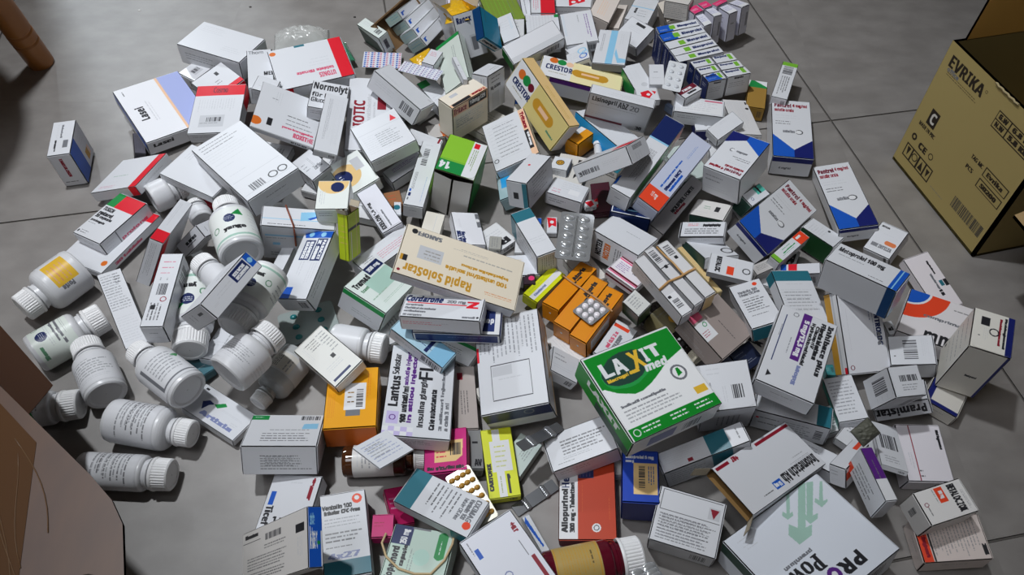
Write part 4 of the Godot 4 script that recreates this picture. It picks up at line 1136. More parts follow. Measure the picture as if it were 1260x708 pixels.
	carton("nearest carton of the row of five navy ended white cartons", Vector3(0.2643, 0.0076, -0.9641), Vector3(-1, 19, 2.1), Vector3(70.8, 49.9, 16), {"F": "p B 0,0 0,0 0,100 0,100;b0 48,30,48,44 n Bisoprolol;r 28,20,14,60 H;l 4,60,20,20 c 2", "B": "r 0,0,18,100 n", "L": "r 0,0,100,100 n;v 40,10,30,80 w 2", "group": "row of five navy ended cartons"})
	carton("far white carton in the navy sided half of the block of six", Vector3(0.2663, 0.0223, -0.9466), Vector3(-1.2, 18, 1.3), Vector3(32.3, 32.6, 16.7), {"F": "b0 8,12,60,34 n Bisoprolol;r 72,10,18,70 H;l 8,60,50,20 c 2", "B": "t0 30,4,40,10 k Bisoprolol;l 10,30,80,30 e 3;r 96,0,3,100 c", "L": "r 0,0,100,100 n;l 20,20,60,20 w 2", "group": "block of six white and navy cartons"})
	carton("middle white carton in the navy sided half of the block of six", Vector3(0.2721, 0.0227, -0.9303), Vector3(-2.8, 18, 0.7), Vector3(30.8, 31.9, 17.4), {"F": "b0 8,12,60,34 n Bisoprolol;r 72,10,18,70 H;l 8,60,50,20 c 2", "B": "t0 30,4,40,10 k Bisoprolol;l 10,30,80,30 e 3;r 96,0,3,100 c", "L": "r 0,0,100,100 n;l 20,20,60,20 w 2", "group": "block of six white and navy cartons"})
	carton("near white carton in the navy sided half of the block of six", Vector3(0.2787, 0.023, -0.9139), Vector3(-3.9, 19.1, 0.3), Vector3(28.6, 31.4, 18.7), {"F": "p B 0,30 60,0 80,100 0,100;b0 8,12,60,34 n Bisoprolol;r 72,10,18,70 H;l 8,60,50,20 c 2", "B": "t0 30,4,40,10 k Bisoprolol;l 10,30,80,30 e 3;r 96,0,3,100 c", "L": "r 0,0,100,100 n;l 20,20,60,20 w 2", "group": "block of six white and navy cartons"})
	carton("far white carton in the all white half of the block of six", Vector3(0.2992, 0.0228, -0.9588), Vector3(-3.7, 16.2, 1.2), Vector3(32.6, 31.6, 20.1), {"F": "b0 8,12,60,34 n Bisoprolol;r 72,10,18,70 H;l 8,60,50,20 c 2", "B": "t0 30,4,40,10 k Bisoprolol;l 10,30,80,30 e 3;r 96,0,3,100 c", "L": "r 0,0,100,100 n;l 20,20,60,20 w 2", "group": "block of six white and navy cartons"})
	carton("middle white carton in the all white half of the block of six", Vector3(0.3054, 0.023, -0.9419), Vector3(-4.4, 14.8, 1.2), Vector3(34.1, 31.3, 17.9), {"F": "b0 8,12,60,34 n Bisoprolol;r 72,10,18,70 H;l 8,60,50,20 c 2", "B": "t0 30,4,40,10 k Bisoprolol;l 10,30,80,30 e 3;r 96,0,3,100 c", "L": "r 0,0,100,100 n;l 20,20,60,20 w 2", "group": "block of six white and navy cartons"})
	carton("near white carton in the all white half of the block of six", Vector3(0.3117, 0.0233, -0.926), Vector3(-5.7, 17.2, 0.8), Vector3(36.4, 30.8, 18.8), {"F": "b0 8,12,60,34 n Bisoprolol;r 72,10,18,70 H;l 8,60,50,20 c 2", "B": "t0 30,4,40,10 k Bisoprolol;l 10,30,80,30 e 3;r 96,0,3,100 c", "L": "r 0,0,100,100 n;l 20,20,60,20 w 2", "group": "block of six white and navy cartons"})
	carton("lilac topped white carton at the outer end of the lilac and pink stack", Vector3(0.3426, 0.0191, -1.0814), Vector3(-10.1, 39.8, -3.8), Vector3(19.4, 43.9, 25.8), {"F": "l 8,20,80,50 u 3;r 0,70,100,30 w", "R": "l 10,10,30,70 c 3", "base": "DCDCEA", "group": "lilac and pink stack"})
	carton("pink topped carton, rearmost of the lilac and pink stack", Vector3(0.3123, 0.0184, -1.084), Vector3(-7.7, 41.6, -2.7), Vector3(26.7, 45, 11.6), {"F": "r 0,0,100,100 Q;l 10,40,70,30 w 2", "R": "l 10,10,30,70 c 3", "base": "DCDCEA", "group": "lilac and pink stack"})
	carton("pink topped carton in the middle of the lilac and pink stack", Vector3(0.2892, 0.017, -1.0796), Vector3(-3.2, 29.1, 2.5), Vector3(16.7, 47.5, 17.2), {"F": "r 0,0,100,100 Q;l 10,40,70,30 w 2", "R": "l 10,10,30,70 c 3", "base": "DCDCEA", "group": "lilac and pink stack"})
	carton("pink topped carton at the left of the lilac and pink stack", Vector3(0.2728, 0.0159, -1.0679), Vector3(-0.2, 31.8, 4.7), Vector3(17.6, 49.7, 18.2), {"F": "r 0,0,100,100 Q;l 10,40,70,30 w 2", "R": "l 10,10,30,70 c 3", "base": "DCDCEA", "group": "lilac and pink stack"})
	carton("pale lilac carton with blue print, second from the outer end of the lilac stack", Vector3(0.324, 0.0174, -1.0683), Vector3(-4.9, 30, 2.7), Vector3(16.8, 46.8, 24.5), {"F": "l 8,20,80,50 u 3;r 0,70,100,30 w", "R": "l 10,10,30,70 c 3", "base": "DCDCEA", "group": "lilac and pink stack"})
	carton("pale lilac carton with blue print behind the row of navy ended cartons", Vector3(0.2996, 0.0178, -1.0591), Vector3(-5.5, 24.5, 1.5), Vector3(14.8, 46, 24.5), {"F": "l 8,20,80,50 u 3;r 0,70,100,30 w", "R": "l 10,10,30,70 c 3", "base": "DCDCEA", "group": "lilac and pink stack"})
	carton("small pale lilac carton nearest the navy ended cartons", Vector3(0.2828, 0.0149, -1.0425), Vector3(3.1, 23.2, 7.4), Vector3(13.6, 52.1, 26.5), {"F": "l 8,20,80,50 u 3;r 0,70,100,30 w", "R": "l 10,10,30,70 c 3", "base": "DCDCEA", "group": "lilac and pink stack"})
	carton("grey striped bundle of flat cartons at the left of the lilac stack", Vector3(0.2476, 0.0458, -1.0807), Vector3(-1.5, -25, 4.5), Vector3(37.1, 27.5, 27.2), {"F": "l 10,20,70,40 u 3", "B": "l 0,5,100,90 e 8", "L": "l 0,5,100,90 e 8", "base": "D2CEC9"})
	carton("white carton with grey lines pushed against the navy sided block", Vector3(0.1743, 0.0257, -0.9099), Vector3(0, 15.7, 4.8), Vector3(28, 28.7, 66.8), {"F": "v 12,20,50,40 c 7;c 60,72,7 c", "L": "r 0,0,100,100 G"})
	carton("open white carton flap in front of the navy sided cartons", Vector3(0.1959, 0.055, -0.9095), Vector3(1.4, -4.3, 4.5), Vector3(20.8, 6.6, 44.2), {})
	carton("white card with a cluster of red petals in front of the flat cartons", Vector3(0.1791, 0.0503, -0.8676), Vector3(0.2, 4.8, 1.7), Vector3(29.4, 9, 26.7), {"F": "p R 20,30 60,15 75,50 50,90 25,80;p R 75,20 95,30 85,50;p R 10,60 25,55 20,85;c 55,50,10 w"})
	carton("white carton with a dark red label strip in front of the navy block", Vector3(0.2368, 0.0411, -0.8796), Vector3(2.7, 38.5, 1.9), Vector3(32.5, 17.7, 18.1), {"F": "r 0,0,100,52 m;b0 20,15,55,22 w TRITA;b0 30,62,50,20 k Tritin"})
	carton("white carton with a black headline and a dark red rule, right of the yellow cartons", Vector3(0.1389, 0.0642, -0.8387), Vector3(69.7, -173.9, -160.3), Vector3(83.6, 14.1, 63), {"F": "b0 5,6,40,22 k Lisinopril;b0 47,6,16,22 k AbZ;t0 66,10,14,18 e 20;l 4,34,90,5 e 1;l 4,60,26,14 c 2;r 0,84,62,8 m;b0 84,80,10,14 k 30", "T": "l 10,30,70,40 c 2"})
	carton("white carton with a sky blue side below the black headlined one", Vector3(0.1241, 0.0111, -0.8274), Vector3(-5.9, 31.5, -8.8), Vector3(40.7, 24.4, 97.7), {"F": "v 60,20,30,60 c 2", "B": "r 0,0,100,100 S", "L": "r 0,0,100,100 S"})
	carton("small orange carton with a white corner under the upright yellow carton", Vector3(0.0891, 0.0032, -0.8182), Vector3(0.1, -43.2, 3.6), Vector3(23.4, 24.5, 33.4), {"F": "r 0,0,40,50 w;l 40,60,40,20 o 2", "R": "l 20,20,60,50 o 3", "base": "E0951C"})
	carton("white carton with a barcode, left of the navy ended carton", Vector3(0.1289, 0.0833, -0.719), Vector3(44.2, 34.5, 60.3), Vector3(74.9, 51.9, 22.7), {"F": "a 12,42,32,28;t0 4,44,6,24 k 3;l 52,30,36,30 c 3", "T": "p R 0,20 30,10 34,70 4,80"})
	carton("white carton with a teal end face beside the round gold emblem carton", Vector3(0.008, 0.0405, -0.719), Vector3(75.9, 29.8, -33.6), Vector3(68.2, 28.7, 37.4), {"F": "l 10,10,80,80 c 9;l 20,12,60,70 e 6", "T": "c 40,60,6 R", "L": "r 0,0,100,22 t;r 0,22,100,78 c;r 40,45,25,25 k;l 20,80,60,14 e 2"})
	carton("white carton with a round gold emblem on its end", Vector3(0.0621, 0.0079, -0.771), Vector3(-5.1, -18, 3.6), Vector3(23.9, 11.7, 26.8), {"F": "c 45,45,22 k;c 45,45,18 y;o 45,45,11 k 3", "R": "r 0,0,100,100 D", "B": "l 10,20,60,60 e 3"})
	carton("white carton with grey print above the silver blister card", Vector3(0.0682, 0.007, -0.7158), Vector3(-3.3, -21.8, -1.3), Vector3(47.4, 18.6, 32.4), {"F": "l 30,8,60,50 c 4;l 10,60,30,30 P 2;r 55,45,30,30 w", "B": "l 8,30,50,40 e 2"})
	carton("crumpled dark maroon wrapper beside the navy box end", Vector3(0.1138, 0.003, -0.7178), Vector3(0.2, 1.2, 9.9), Vector3(24.5, 9.1, 52.8), {"F": "p R 5,60 30,50 30,80 10,90;c 18,68,6 w;l 20,20,60,20 m 3", "T": "r 0,0,100,100 m", "base": "4A2430", "rough": 0.2})
	carton("small white wrapper printed with red petals by the silver blister card", Vector3(0.0961, 0.0132, -0.6989), Vector3(0.4, 15.4, 1), Vector3(13.5, 5.7, 13.2), {"F": "p R 10,20 80,10 90,70 40,95"})
	carton("white wrapper with red petals left of the silver blister card", Vector3(0.0487, 0.0011, -0.6715), Vector3(0.2, -1.9, 2), Vector3(13.2, 6.8, 26.8), {"F": "p R 0,0 90,5 95,60 50,50 20,70;c 50,30,10 w"})
	carton("navy carton end with a white rim under the two long leaning cartons", Vector3(0.1397, 0.0085, -0.6588), Vector3(0.1, -13.1, -2.2), Vector3(48.2, 40.4, 16.4), {"F": "r 0,0,100,8 w;r 0,92,100,8 w;r 0,0,3,100 w;r 97,0,3,100 w;p s 5,60 50,40 95,50 50,55", "base": "1B2C5E", "rough": 0.25})
	carton("white carton with a teal end left of the silver blister card", Vector3(0.0257, 0.0204, -0.6176), Vector3(0, 24.6, 4), Vector3(25.5, 34.7, 73.4), {"F": "r 0,0,100,22 t;l 10,62,80,14 c 3", "B": "v 20,15,70,75 k 6", "L": "r 0,0,20,100 t;l 30,20,60,60 e 3"})
	carton("white carton with orange and black side lettering, right of the silver blister card", Vector3(0.1297, 0.0075, -0.6175), Vector3(-1.7, 50, -8.3), Vector3(42.9, 38.8, 63.3), {"F": "v 60,45,6,40 e 1", "L": "b1 10,20,14,60 k KELION;b1 28,20,14,60 o KELION;v 52,20,16,60 k 3"})
	carton("white carton with dark maroon stripes next to the banded pair of cartons", Vector3(0.1321, 0.0239, -0.5735), Vector3(-1.8, -41.7, -2.8), Vector3(40.5, 12.7, 33.4), {"F": "r 0,0,100,14 m;r 0,16,100,5 Q;r 0,78,100,8 m;r 0,88,100,4 Q;b0 62,36,26,14 k FEMOS;l 10,30,40,40 p 5", "B": "r 0,30,100,25 m", "L": "r 20,0,16,100 m", "base": "E9E4EA"})
	carton("grey white carton, outermost of the rubber banded bundle, with a barcode sticker", Vector3(0.1556, 0.0712, -0.5132), Vector3(7.3, 34.4, 5.1), Vector3(14.1, 21.1, 79.2), {"F": "r 0,66,100,34 w;A 20,76,60,14;b0 10,68,30,4 k e", "base": "D5D5D8", "group": "rubber banded bundle"})
	carton("grey white carton in the middle of the rubber banded bundle", Vector3(0.1674, 0.0691, -0.5249), Vector3(6.7, 35.6, 4.6), Vector3(12.7, 25.4, 80.3), {"F": "A 15,5,60,20;t0 40,32,30,5 k e;r 0,33,100,1 k", "base": "D5D5D8", "group": "rubber banded bundle"})
	carton("grey white carton on the inner side of the rubber banded bundle", Vector3(0.1822, 0.069, -0.5331), Vector3(3.4, 32.7, 3.3), Vector3(14.3, 25.4, 79.4), {"F": "A 20,6,60,16;t0 40,26,30,5 k e", "B": "r 0,0,100,100 Y", "base": "D9D9DB", "group": "rubber banded bundle"})

func pile_c():
	carton("cream leaflet edges held against the rubber banded bundle", Vector3(0.2165, 0.0142, -0.586), Vector3(-2.8, 27.3, -2), Vector3(7, 13.6, 78.4), {"F": "v 5,0,90,100 o 3", "base": "DCC690"})
	carton("brown grey carton with a white and green sticker, in front of the banded bundle", Vector3(0.211, 0.0321, -0.4883), Vector3(17.2, 42, -2.9), Vector3(54.1, 28.5, 56.5), {"F": "r 0,22,34,38 w;o 24,30,5 G 3;l 4,40,20,14 P 3;v 55,40,4,50 k 1;r 2,2,30,16 P", "base": "A0948F", "rough": 0.3})
	carton("small white carton with an orange block and upright lettering, beside the banded bundle", Vector3(0.2452, 0.0433, -0.5703), Vector3(-1.3, -17.2, 0.2), Vector3(47.9, 7.5, 30.5), {"F": "b1 14,8,12,80 k BETALOC;v 4,20,7,50 c 2;r 42,48,16,42 O;v 60,20,4,60 c 1;o 87,55,15 k 3", "B": "r 0,0,100,100 c"})
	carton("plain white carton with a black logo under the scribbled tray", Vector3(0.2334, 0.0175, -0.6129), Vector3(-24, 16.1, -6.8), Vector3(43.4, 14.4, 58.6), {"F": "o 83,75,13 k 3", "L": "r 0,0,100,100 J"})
	carton("white tray with a dark rim and scribbled print", Vector3(0.2291, 0.0251, -0.6405), Vector3(-0.6, -14.7, 16.8), Vector3(52.6, 11.4, 26.9), {"F": "r 0,94,100,6 k;r 0,0,3,100 k;l 16,10,34,20 R 2;l 10,40,80,40 k 3;t0 50,12,40,20 k ~~~~", "rough": 0.3})
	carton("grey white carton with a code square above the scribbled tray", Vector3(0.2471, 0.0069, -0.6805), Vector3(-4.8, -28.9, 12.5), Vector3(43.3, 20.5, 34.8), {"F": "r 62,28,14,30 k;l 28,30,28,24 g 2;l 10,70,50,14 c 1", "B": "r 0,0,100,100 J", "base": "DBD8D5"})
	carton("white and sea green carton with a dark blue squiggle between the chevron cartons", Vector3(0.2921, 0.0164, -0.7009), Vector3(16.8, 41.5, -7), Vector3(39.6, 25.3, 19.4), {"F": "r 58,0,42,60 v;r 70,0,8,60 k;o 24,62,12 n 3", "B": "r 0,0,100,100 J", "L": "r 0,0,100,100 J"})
	carton("small white and green tube carton with an orange red end", Vector3(0.3209, 0.0283, -0.6107), Vector3(6.6, 43.1, 1.6), Vector3(58.3, 15.8, 14.4), {"F": "r 72,0,28,100 O;b0 76,20,14,24 w H;l 30,18,36,16 G 1;b0 26,48,40,14 G gelMul;l 20,72,40,10 G 1;r 0,0,10,100 H"})
	carton("grey carton end with dark print under the small tube carton", Vector3(0.2922, 0.0086, -0.5944), Vector3(9, 26.1, 6.3), Vector3(28.3, 22.3, 13.9), {"F": "l 14,20,66,56 k 4", "base": "BDBAB8"})
	carton("white topped carton with a deep green side, near the right chevron cartons", Vector3(0.37, 0.0024, -0.6429), Vector3(1.6, 43.9, -4.3), Vector3(25.4, 29.5, 44), {"F": "l 14,10,70,50 c 6;c 80,60,4 k", "T": "l 10,20,80,50 e 3", "B": "r 0,0,100,100 w", "L": "r 0,0,100,100 V"})
	carton("white carton with a blue and red stripe behind the teal headed carton", Vector3(0.3347, 0.0156, -0.5801), Vector3(-0.4, -12.1, 19.1), Vector3(47.1, 22.1, 16.8), {"F": "r 8,0,14,100 B;r 26,0,20,100 R"})
	carton("white carton with a teal head band, beside the purple banded carton", Vector3(0.316, 0.0264, -0.5382), Vector3(3.1, 7, -7), Vector3(45.7, 15.8, 70.9), {"F": "r 0,0,100,20 t;l 25,24,60,6 c 1;l 5,36,85,50 c 10;l 12,40,80,40 e 6", "L": "r 0,0,20,100 t"})
	carton("white carton with rows of grey print and a teal foot beside the banded bundle", Vector3(0.2629, 0.049, -0.5045), Vector3(-11.7, 8.5, 15.6), Vector3(34.5, 19.3, 68), {"F": "t0 14,16,62,6 e Ventolin 100;t0 14,23,66,6 e Inhaler CFC-Free;l 16,34,74,34 k 6;l 20,74,54,5 k 1;c 78,8,4 O", "B": "r 0,0,100,100 t", "L": "l 10,20,80,60 c 4"})
	carton("white carton with a purple dose band and bold black lettering, facing sideways", Vector3(0.2753, 0.0736, -0.4273), Vector3(-2.4, -116.2, 0.4), Vector3(100.2, 21.5, 56.7), {"F": "b0 4,4,66,12 k Inhibace plus;b0 4,17,48,9 k Filmtabletten;t0 10,27,30,8 k Cilazapril/;t0 8,35,56,8 k Hydrochlorothiazid;r 0,44,62,15 p;b0 8,46,48,11 w 5 mg/12,5 mg;l 36,66,24,5 e 1;o 6,72,5 e 1;r 10,86,62,2 n;l 24,88,20,4 e 1;p k 84,88 88,80 92,88;t0 66,38,24,8 u Mopg"})
	carton("white carton with navy lettering and an ochre edge, right of the purple banded carton", Vector3(0.3685, 0.0276, -0.4983), Vector3(-9.4, -76.7, -31.2), Vector3(87.8, 21.4, 53.7), {"F": "o 10,12,9 n 2;b0 18,8,50,13 n CONTROLOC;b0 52,10,16,10 e 40 mg;l 18,23,50,3 n 1;l 6,30,32,5 n 1;o 93,89,5 m 3;l 20,84,60,3 c 1", "B": "r 0,0,100,30 w;r 0,30,100,14 c;r 0,50,100,50 y;r 92,0,8,20 R", "base": "E6E7EC"})
	carton("long white carton with a bright blue end and black headline, right of the pile", Vector3(0.3669, 0.069, -0.5201), Vector3(-3.9, -41.5, 6.6), Vector3(75.4, 39.8, 34.9), {"F": "b0 4,14,66,26 k Metoprolol 100 mg;l 8,48,48,8 e 1;l 58,84,26,8 k 1;r 88,0,12,100 B;r 92,0,2,100 s", "R": "r 0,0,100,100 s", "B": "l 3,60,28,24 k 2;r 88,0,12,100 D;r 0,0,88,100 c"})
	carton("small white carton with an orange pill shaped mark at the outer right edge", Vector3(0.4442, 0.0256, -0.6266), Vector3(22.5, -41.6, 9.2), Vector3(32.8, 17.7, 40.8), {"F": "t0 8,8,30,6 k INTELZA;r 58,50,30,14 o;c 60,57,7 o;c 86,57,7 o;b0 12,70,78,12 e MDE INTELZA;l 14,84,50,8 c 2;l 30,30,40,4 c 1", "B": "r 80,0,10,100 k"})
	carton("flat white carton with teal and black marks lying at the outer right", Vector3(0.4863, 0.0098, -0.5803), Vector3(12, 21.5, 5.4), Vector3(33.3, 13.4, 72.2), {"F": "b1 70,14,8,26 k Spiriva;b1 52,36,10,30 e Tiotrop;r 70,52,14,10 t;r 86,52,14,12 k;b1 50,66,12,12 k 18", "base": "E8E2E6"})
	carton("white carton with a blue quarter disc and red glow at the outer right edge", Vector3(0.4717, 0.01, -0.5118), Vector3(1.4, -30.1, 5), Vector3(77.6, 22.7, 67.4), {"F": "c 0,0,62 O;c 0,0,34 w;c 0,0,30 B;l 62,14,26,6 k 1;t0 26,44,60,8 e comprimate;b0 34,72,66,30 k mmml", "L": "r 0,0,100,100 w", "base": "E4E0E2"})
	carton("tall white carton with a navy band and a deeply shaded side, outer right", Vector3(0.4688, 0.0256, -0.4504), Vector3(5.3, -23.7, 1.1), Vector3(37.8, 82.5, 47.8), {"F": "r 84,0,16,100 N;b1 74,6,8,80 k Pantoprazol;b1 62,10,8,70 M Pantoprazol;r 18,16,22,22 k;l 14,60,6,26 k 1;v 26,44,14,34 c 3;o 53,50,10 k 3", "B": "r 94,0,6,100 N;t0 40,55,30,6 k Pantoprazol", "L": "l 10,10,80,70 e 5;r 5,80,6,6 k", "base": "E8E5DC"})
	carton("navy edged carton in the shade beneath the tall dark sided carton", Vector3(0.4506, 0.0021, -0.4255), Vector3(1.3, -36.8, -2.9), Vector3(35, 18.1, 34.1), {"F": "r 0,0,16,100 N;r 0,86,100,14 N", "base": "D8D4CC"})
	carton("white carton with a large upright barcode below the ochre edged carton", Vector3(0.433, 0.0098, -0.4726), Vector3(4.5, -8.4, 19.1), Vector3(43.5, 27.7, 36.4), {"F": "A 32,16,32,66;l 8,60,6,30 k 1;v 74,10,18,66 c 4"})
	carton("white carton corner with a black letter beside the blue ended carton", Vector3(0.4215, 0.0021, -0.5154), Vector3(6.1, 11.6, 4.8), Vector3(10.3, 15.8, 16.6), {"F": "b0 20,40,60,30 k al"})
	carton("white carton with barcodes on two sides resting on the black lettered carton", Vector3(0.3739, 0.0394, -0.4145), Vector3(16.2, 7.5, -1.4), Vector3(30.9, 49.1, 30.8), {"F": "a 28,30,58,22;l 28,60,62,26 e 3", "L": "a 20,20,50,50;l 76,20,20,60 c 3"})
	carton("white carton lying upside down with large black lettering along its side", Vector3(0.4034, 0.0215, -0.4301), Vector3(-51.6, -135.2, -57), Vector3(52.3, 33.7, 18.2), {"F": "b0 6,14,92,66 k Pramistar"})
	carton("white carton with a dark red upright rule and black lettering, low at the right", Vector3(0.405, 0.0044, -0.3593), Vector3(6, -1.2, 1.5), Vector3(43.8, 22.4, 58.3), {"F": "r 27,0,2.4,100 M;b1 86,8,8,36 k Metfogamma;l 30,80,10,18 k 2;v 12,50,10,30 c 2", "base": "E6E2E8"})
	carton("white carton with a slanted barcode leaning on the dark red ruled carton", Vector3(0.3634, 0.0373, -0.3542), Vector3(-22.7, -15.5, -3.7), Vector3(24.6, 5.1, 67.4), {"F": "a 18,26,60,34;l 20,74,60,16 e 3;v 84,10,10,50 c 2", "R": "v 10,10,60,80 k 2"})
	carton("white carton with a purple edge and upright print, right of the big arrow carton", Vector3(0.3353, 0.0556, -0.3123), Vector3(-2.4, 8.4, 86.5), Vector3(32.9, 11.6, 52.7), {"F": "r 0,0,30,14 O;v 12,16,60,66 k 4", "R": "r 40,0,60,100 p;l 20,40,60,20 k 1;r 0,0,40,100 w", "B": "r 0,0,100,100 c"})
	carton("white carton with an orange mark behind the purple edged carton", Vector3(0.33, 0.0173, -0.3386), Vector3(-26.9, 49.9, -14.8), Vector3(48.6, 22.5, 16.5), {"F": "r 70,40,28,30 O", "B": "r 0,20,30,40 O"})
	carton("white carton with an orange block and upright black lettering at the lower right corner", Vector3(0.3871, 0.033, -0.2922), Vector3(6.5, -73.7, -4.8), Vector3(31, 35.7, 45.2), {"F": "b0 6,16,84,16 k BETALOC ZOK;l 30,6,62,5 e 2;r 4,42,46,17 O;b0 14,45,24,10 w 50 mg;l 6,62,56,5 e 1;o 43,88.5,4.5 m 3;l 52,86,36,5 k 1", "B": "A 30,30,20,40;l 20,12,50,10 c 2", "L": "r 0,0,100,100 w", "base": "E6E4E2"})
	carton("brownish white carton with an orange head and close print, lowest at the right corner", Vector3(0.4021, 0.0074, -0.2707), Vector3(4.1, 1.9, 10.3), Vector3(57.5, 28, 40.5), {"F": "r 0,0,14,100 O;b1 4,30,8,60 M Rispen;r 16,0,2,100 k;v 20,4,72,90 e 14;b1 92,66,6,26 k 28", "base": "DCCFC9"})
	carton("white carton with a dark red rule and open brown end on the arrow carton", Vector3(0.24, 0.0369, -0.3279), Vector3(-1.5, -144.6, 11.9), Vector3(108, 13, 53.7), {"F": "b0 3,8,46,20 k Indometacin Atb;l 6,30,28,5 e 2;l 10,38,16,4 e 1;r 52,10,10,14 B;b0 53,12,8,10 w 50 mg;l 66,12,16,4 k 1;r 0,91,46,6 M;b0 70,88,8,10 M +ar;r 82,91,16,6 M", "open": "R", "inn": "8A6A3C"})
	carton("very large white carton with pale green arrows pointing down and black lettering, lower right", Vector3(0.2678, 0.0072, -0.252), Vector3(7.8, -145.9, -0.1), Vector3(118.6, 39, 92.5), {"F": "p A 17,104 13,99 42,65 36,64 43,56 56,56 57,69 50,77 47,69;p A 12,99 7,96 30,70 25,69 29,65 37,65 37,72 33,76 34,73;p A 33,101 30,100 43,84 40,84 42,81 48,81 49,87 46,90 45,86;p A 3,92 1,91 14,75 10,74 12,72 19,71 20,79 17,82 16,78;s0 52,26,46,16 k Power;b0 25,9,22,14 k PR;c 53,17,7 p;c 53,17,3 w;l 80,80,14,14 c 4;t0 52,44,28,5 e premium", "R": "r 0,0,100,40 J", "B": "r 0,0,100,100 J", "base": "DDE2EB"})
	carton("white carton with a red warning triangle and small print, below the blue carton", Vector3(0.1642, 0.0074, -0.2825), Vector3(11.5, -17.8, 3.3), Vector3(58.6, 41, 50), {"F": "r 4,3,94,1 k;r 4,40,94,1 k;r 4,3,0.8,38 k;r 78,14,18,22 c;p M 80,16 94,16 87,34;l 6,46,90,50 k 9;l 10,48,80,44 e 8"})
	carton("bright blue carton with a cream barcode sticker", Vector3(0.1249, 0.0088, -0.3176), Vector3(-0.8, -4.8, 5.3), Vector3(34.3, 38.1, 52), {"F": "b0 8,8,80,9 w Bisoprolol 5 mg;b0 8,18,24,6 w comp;r 30,24,66,62 Y;A 46,30,18,42;v 70,30,20,46 e 3", "B": "r 0,0,100,100 N", "base": "1F46B4", "rough": 0.35})
	carton("orange red carton with a white lettered side strip lying on the floor", Vector3(0.0757, 0.0044, -0.3069), Vector3(-7.2, 87.9, 0.2), Vector3(77.6, 14.7, 53.6), {"F": "r 0,0,100,33 w;b0 8,4,56,14 k Allopurinol;t0 66,4,28,14 n Hexal;b0 8,19,64,11 k 300 mg - Tabletten;r 78,34,22,28 n;l 80,36,16,24 B 4;c 14,66,8 w;o 14,66,5 k 2;l 34,40,40,3 o 1;l 24,88,40,3 o 1", "L": "r 0,0,100,100 m", "base": "BC3A14", "rough": 0.5})
	carton("white carton with slanted rows of print, left of the green and white carton", Vector3(0.0734, 0.0193, -0.3537), Vector3(-0.9, 15.6, 15.2), Vector3(65.5, 26.8, 38), {"F": "l 22,26,74,44 k 5;l 20,72,50,10 e 2;l 10,86,30,5 k 1", "L": "l 0,10,100,80 c 3"})
	carton("bright yellow lime carton with a crinkled white sticker across it", Vector3(-0.0088, 0.0079, -0.3444), Vector3(2, 8.9, 1.1), Vector3(30.9, 10.8, 71.7), {"F": "r 34,0,26,100 w;r 22,18,66,46 w;l 36,24,40,36 c 5;b3 6,50,14,40 k CARTOFIX;b3 66,68,10,28 k comp;v 42,70,8,26 u 1", "base": "DDE32A"})
	carton("magenta carton with a cream barcode sticker beneath the lilac patterned carton", Vector3(-0.0593, 0.0114, -0.3485), Vector3(-3.7, 3.8, 7), Vector3(42.3, 19.7, 47.1), {"F": "p Y 24,26 92,26 90,66 74,78 24,78;a 62,34,24,30;l 28,50,30,20 R 2;b2 6,86,88,10 k 160 mg/12,5 mg", "base": "CC1F7C", "rough": 0.45})
	carton("dark grey carton between the magenta and the yellow lime cartons", Vector3(-0.0356, 0.0024, -0.3577), Vector3(-1.8, 5.6, -7.1), Vector3(15.2, 15.2, 43.8), {"F": "r 30,30,40,5 k;b0 40,76,50,18 k AV", "base": "8C8D8E"})
	carton("folded white slip of paper with blue handwriting on the brown glass bottle", Vector3(-0.116, 0.0647, -0.3318), Vector3(-14.6, 49.6, -19.6), Vector3(39.2, 1.6, 40), {"F": "l 10,12,80,74 u 6;l 16,20,60,50 e 5", "cat": "paper slip", "nm": "paper_slip"})
	carton("white carton with a lilac emblem and chequered corner, near the lower middle", Vector3(-0.0928, 0.025, -0.4064), Vector3(7.7, 89.8, -8.3), Vector3(115.3, 18.5, 66.8), {"F": "r 0,0,9,45 L;p w 0,9 4.5,9 4.5,18 0,18;p w 4.5,0 9,0 9,9 4.5,9;p w 4.5,18 9,18 9,27 4.5,27;p w 0,27 4.5,27 4.5,36 0,36;p w 4.5,36 9,36 9,45 4.5,45;r 12,4,13,18 L;o 18.5,13,5 p 3;b0 30,4,34,15 k Lantus;t0 66,5,24,10 k Solostar;b0 13,24,40,9 k 100 unitati/ml;t0 54,24,40,9 p solutie inject;t0 14,34,80,8 p in stilou injector;t0 10,50,54,11 k insulina glargin;b0 8,68,44,8 k Cale subcutanata;t0 8,82,66,6 e 3 stilouri injector;t0 8,90,30,6 e a cate 3 ml;t0 62,46,14,22 k Fl", "L": "l 10,20,70,40 e 3"})
	carton("amber yellow carton with a white barcode sticker, below the white screw capped bottle", Vector3(-0.1596, 0.0071, -0.3999), Vector3(-8.6, 5.9, -1.4), Vector3(52, 29.3, 76.6), {"F": "r 36,26,42,46 w;A 60,38,14,30;l 42,40,14,24 k 3;r 40,72,28,10 e;v 4,44,16,50 o 4;v 80,10,10,50 o 2", "B": "r 0,0,100,100 o", "base": "E9A21C", "rough": 0.35})
	carton("small printed white carton with a blue corner stripe above the amber yellow carton", Vector3(-0.1846, 0.0354, -0.4452), Vector3(10.5, -40.8, -1.9), Vector3(63.7, 17.9, 38.8), {"F": "v 6,8,46,30 e 7;v 8,40,20,40 k 4;r 52,34,8,12 k;v 66,30,12,60 c 3;r 90,30,4,60 n;l 10,80,40,10 c 2", "base": "E4E4DF"})
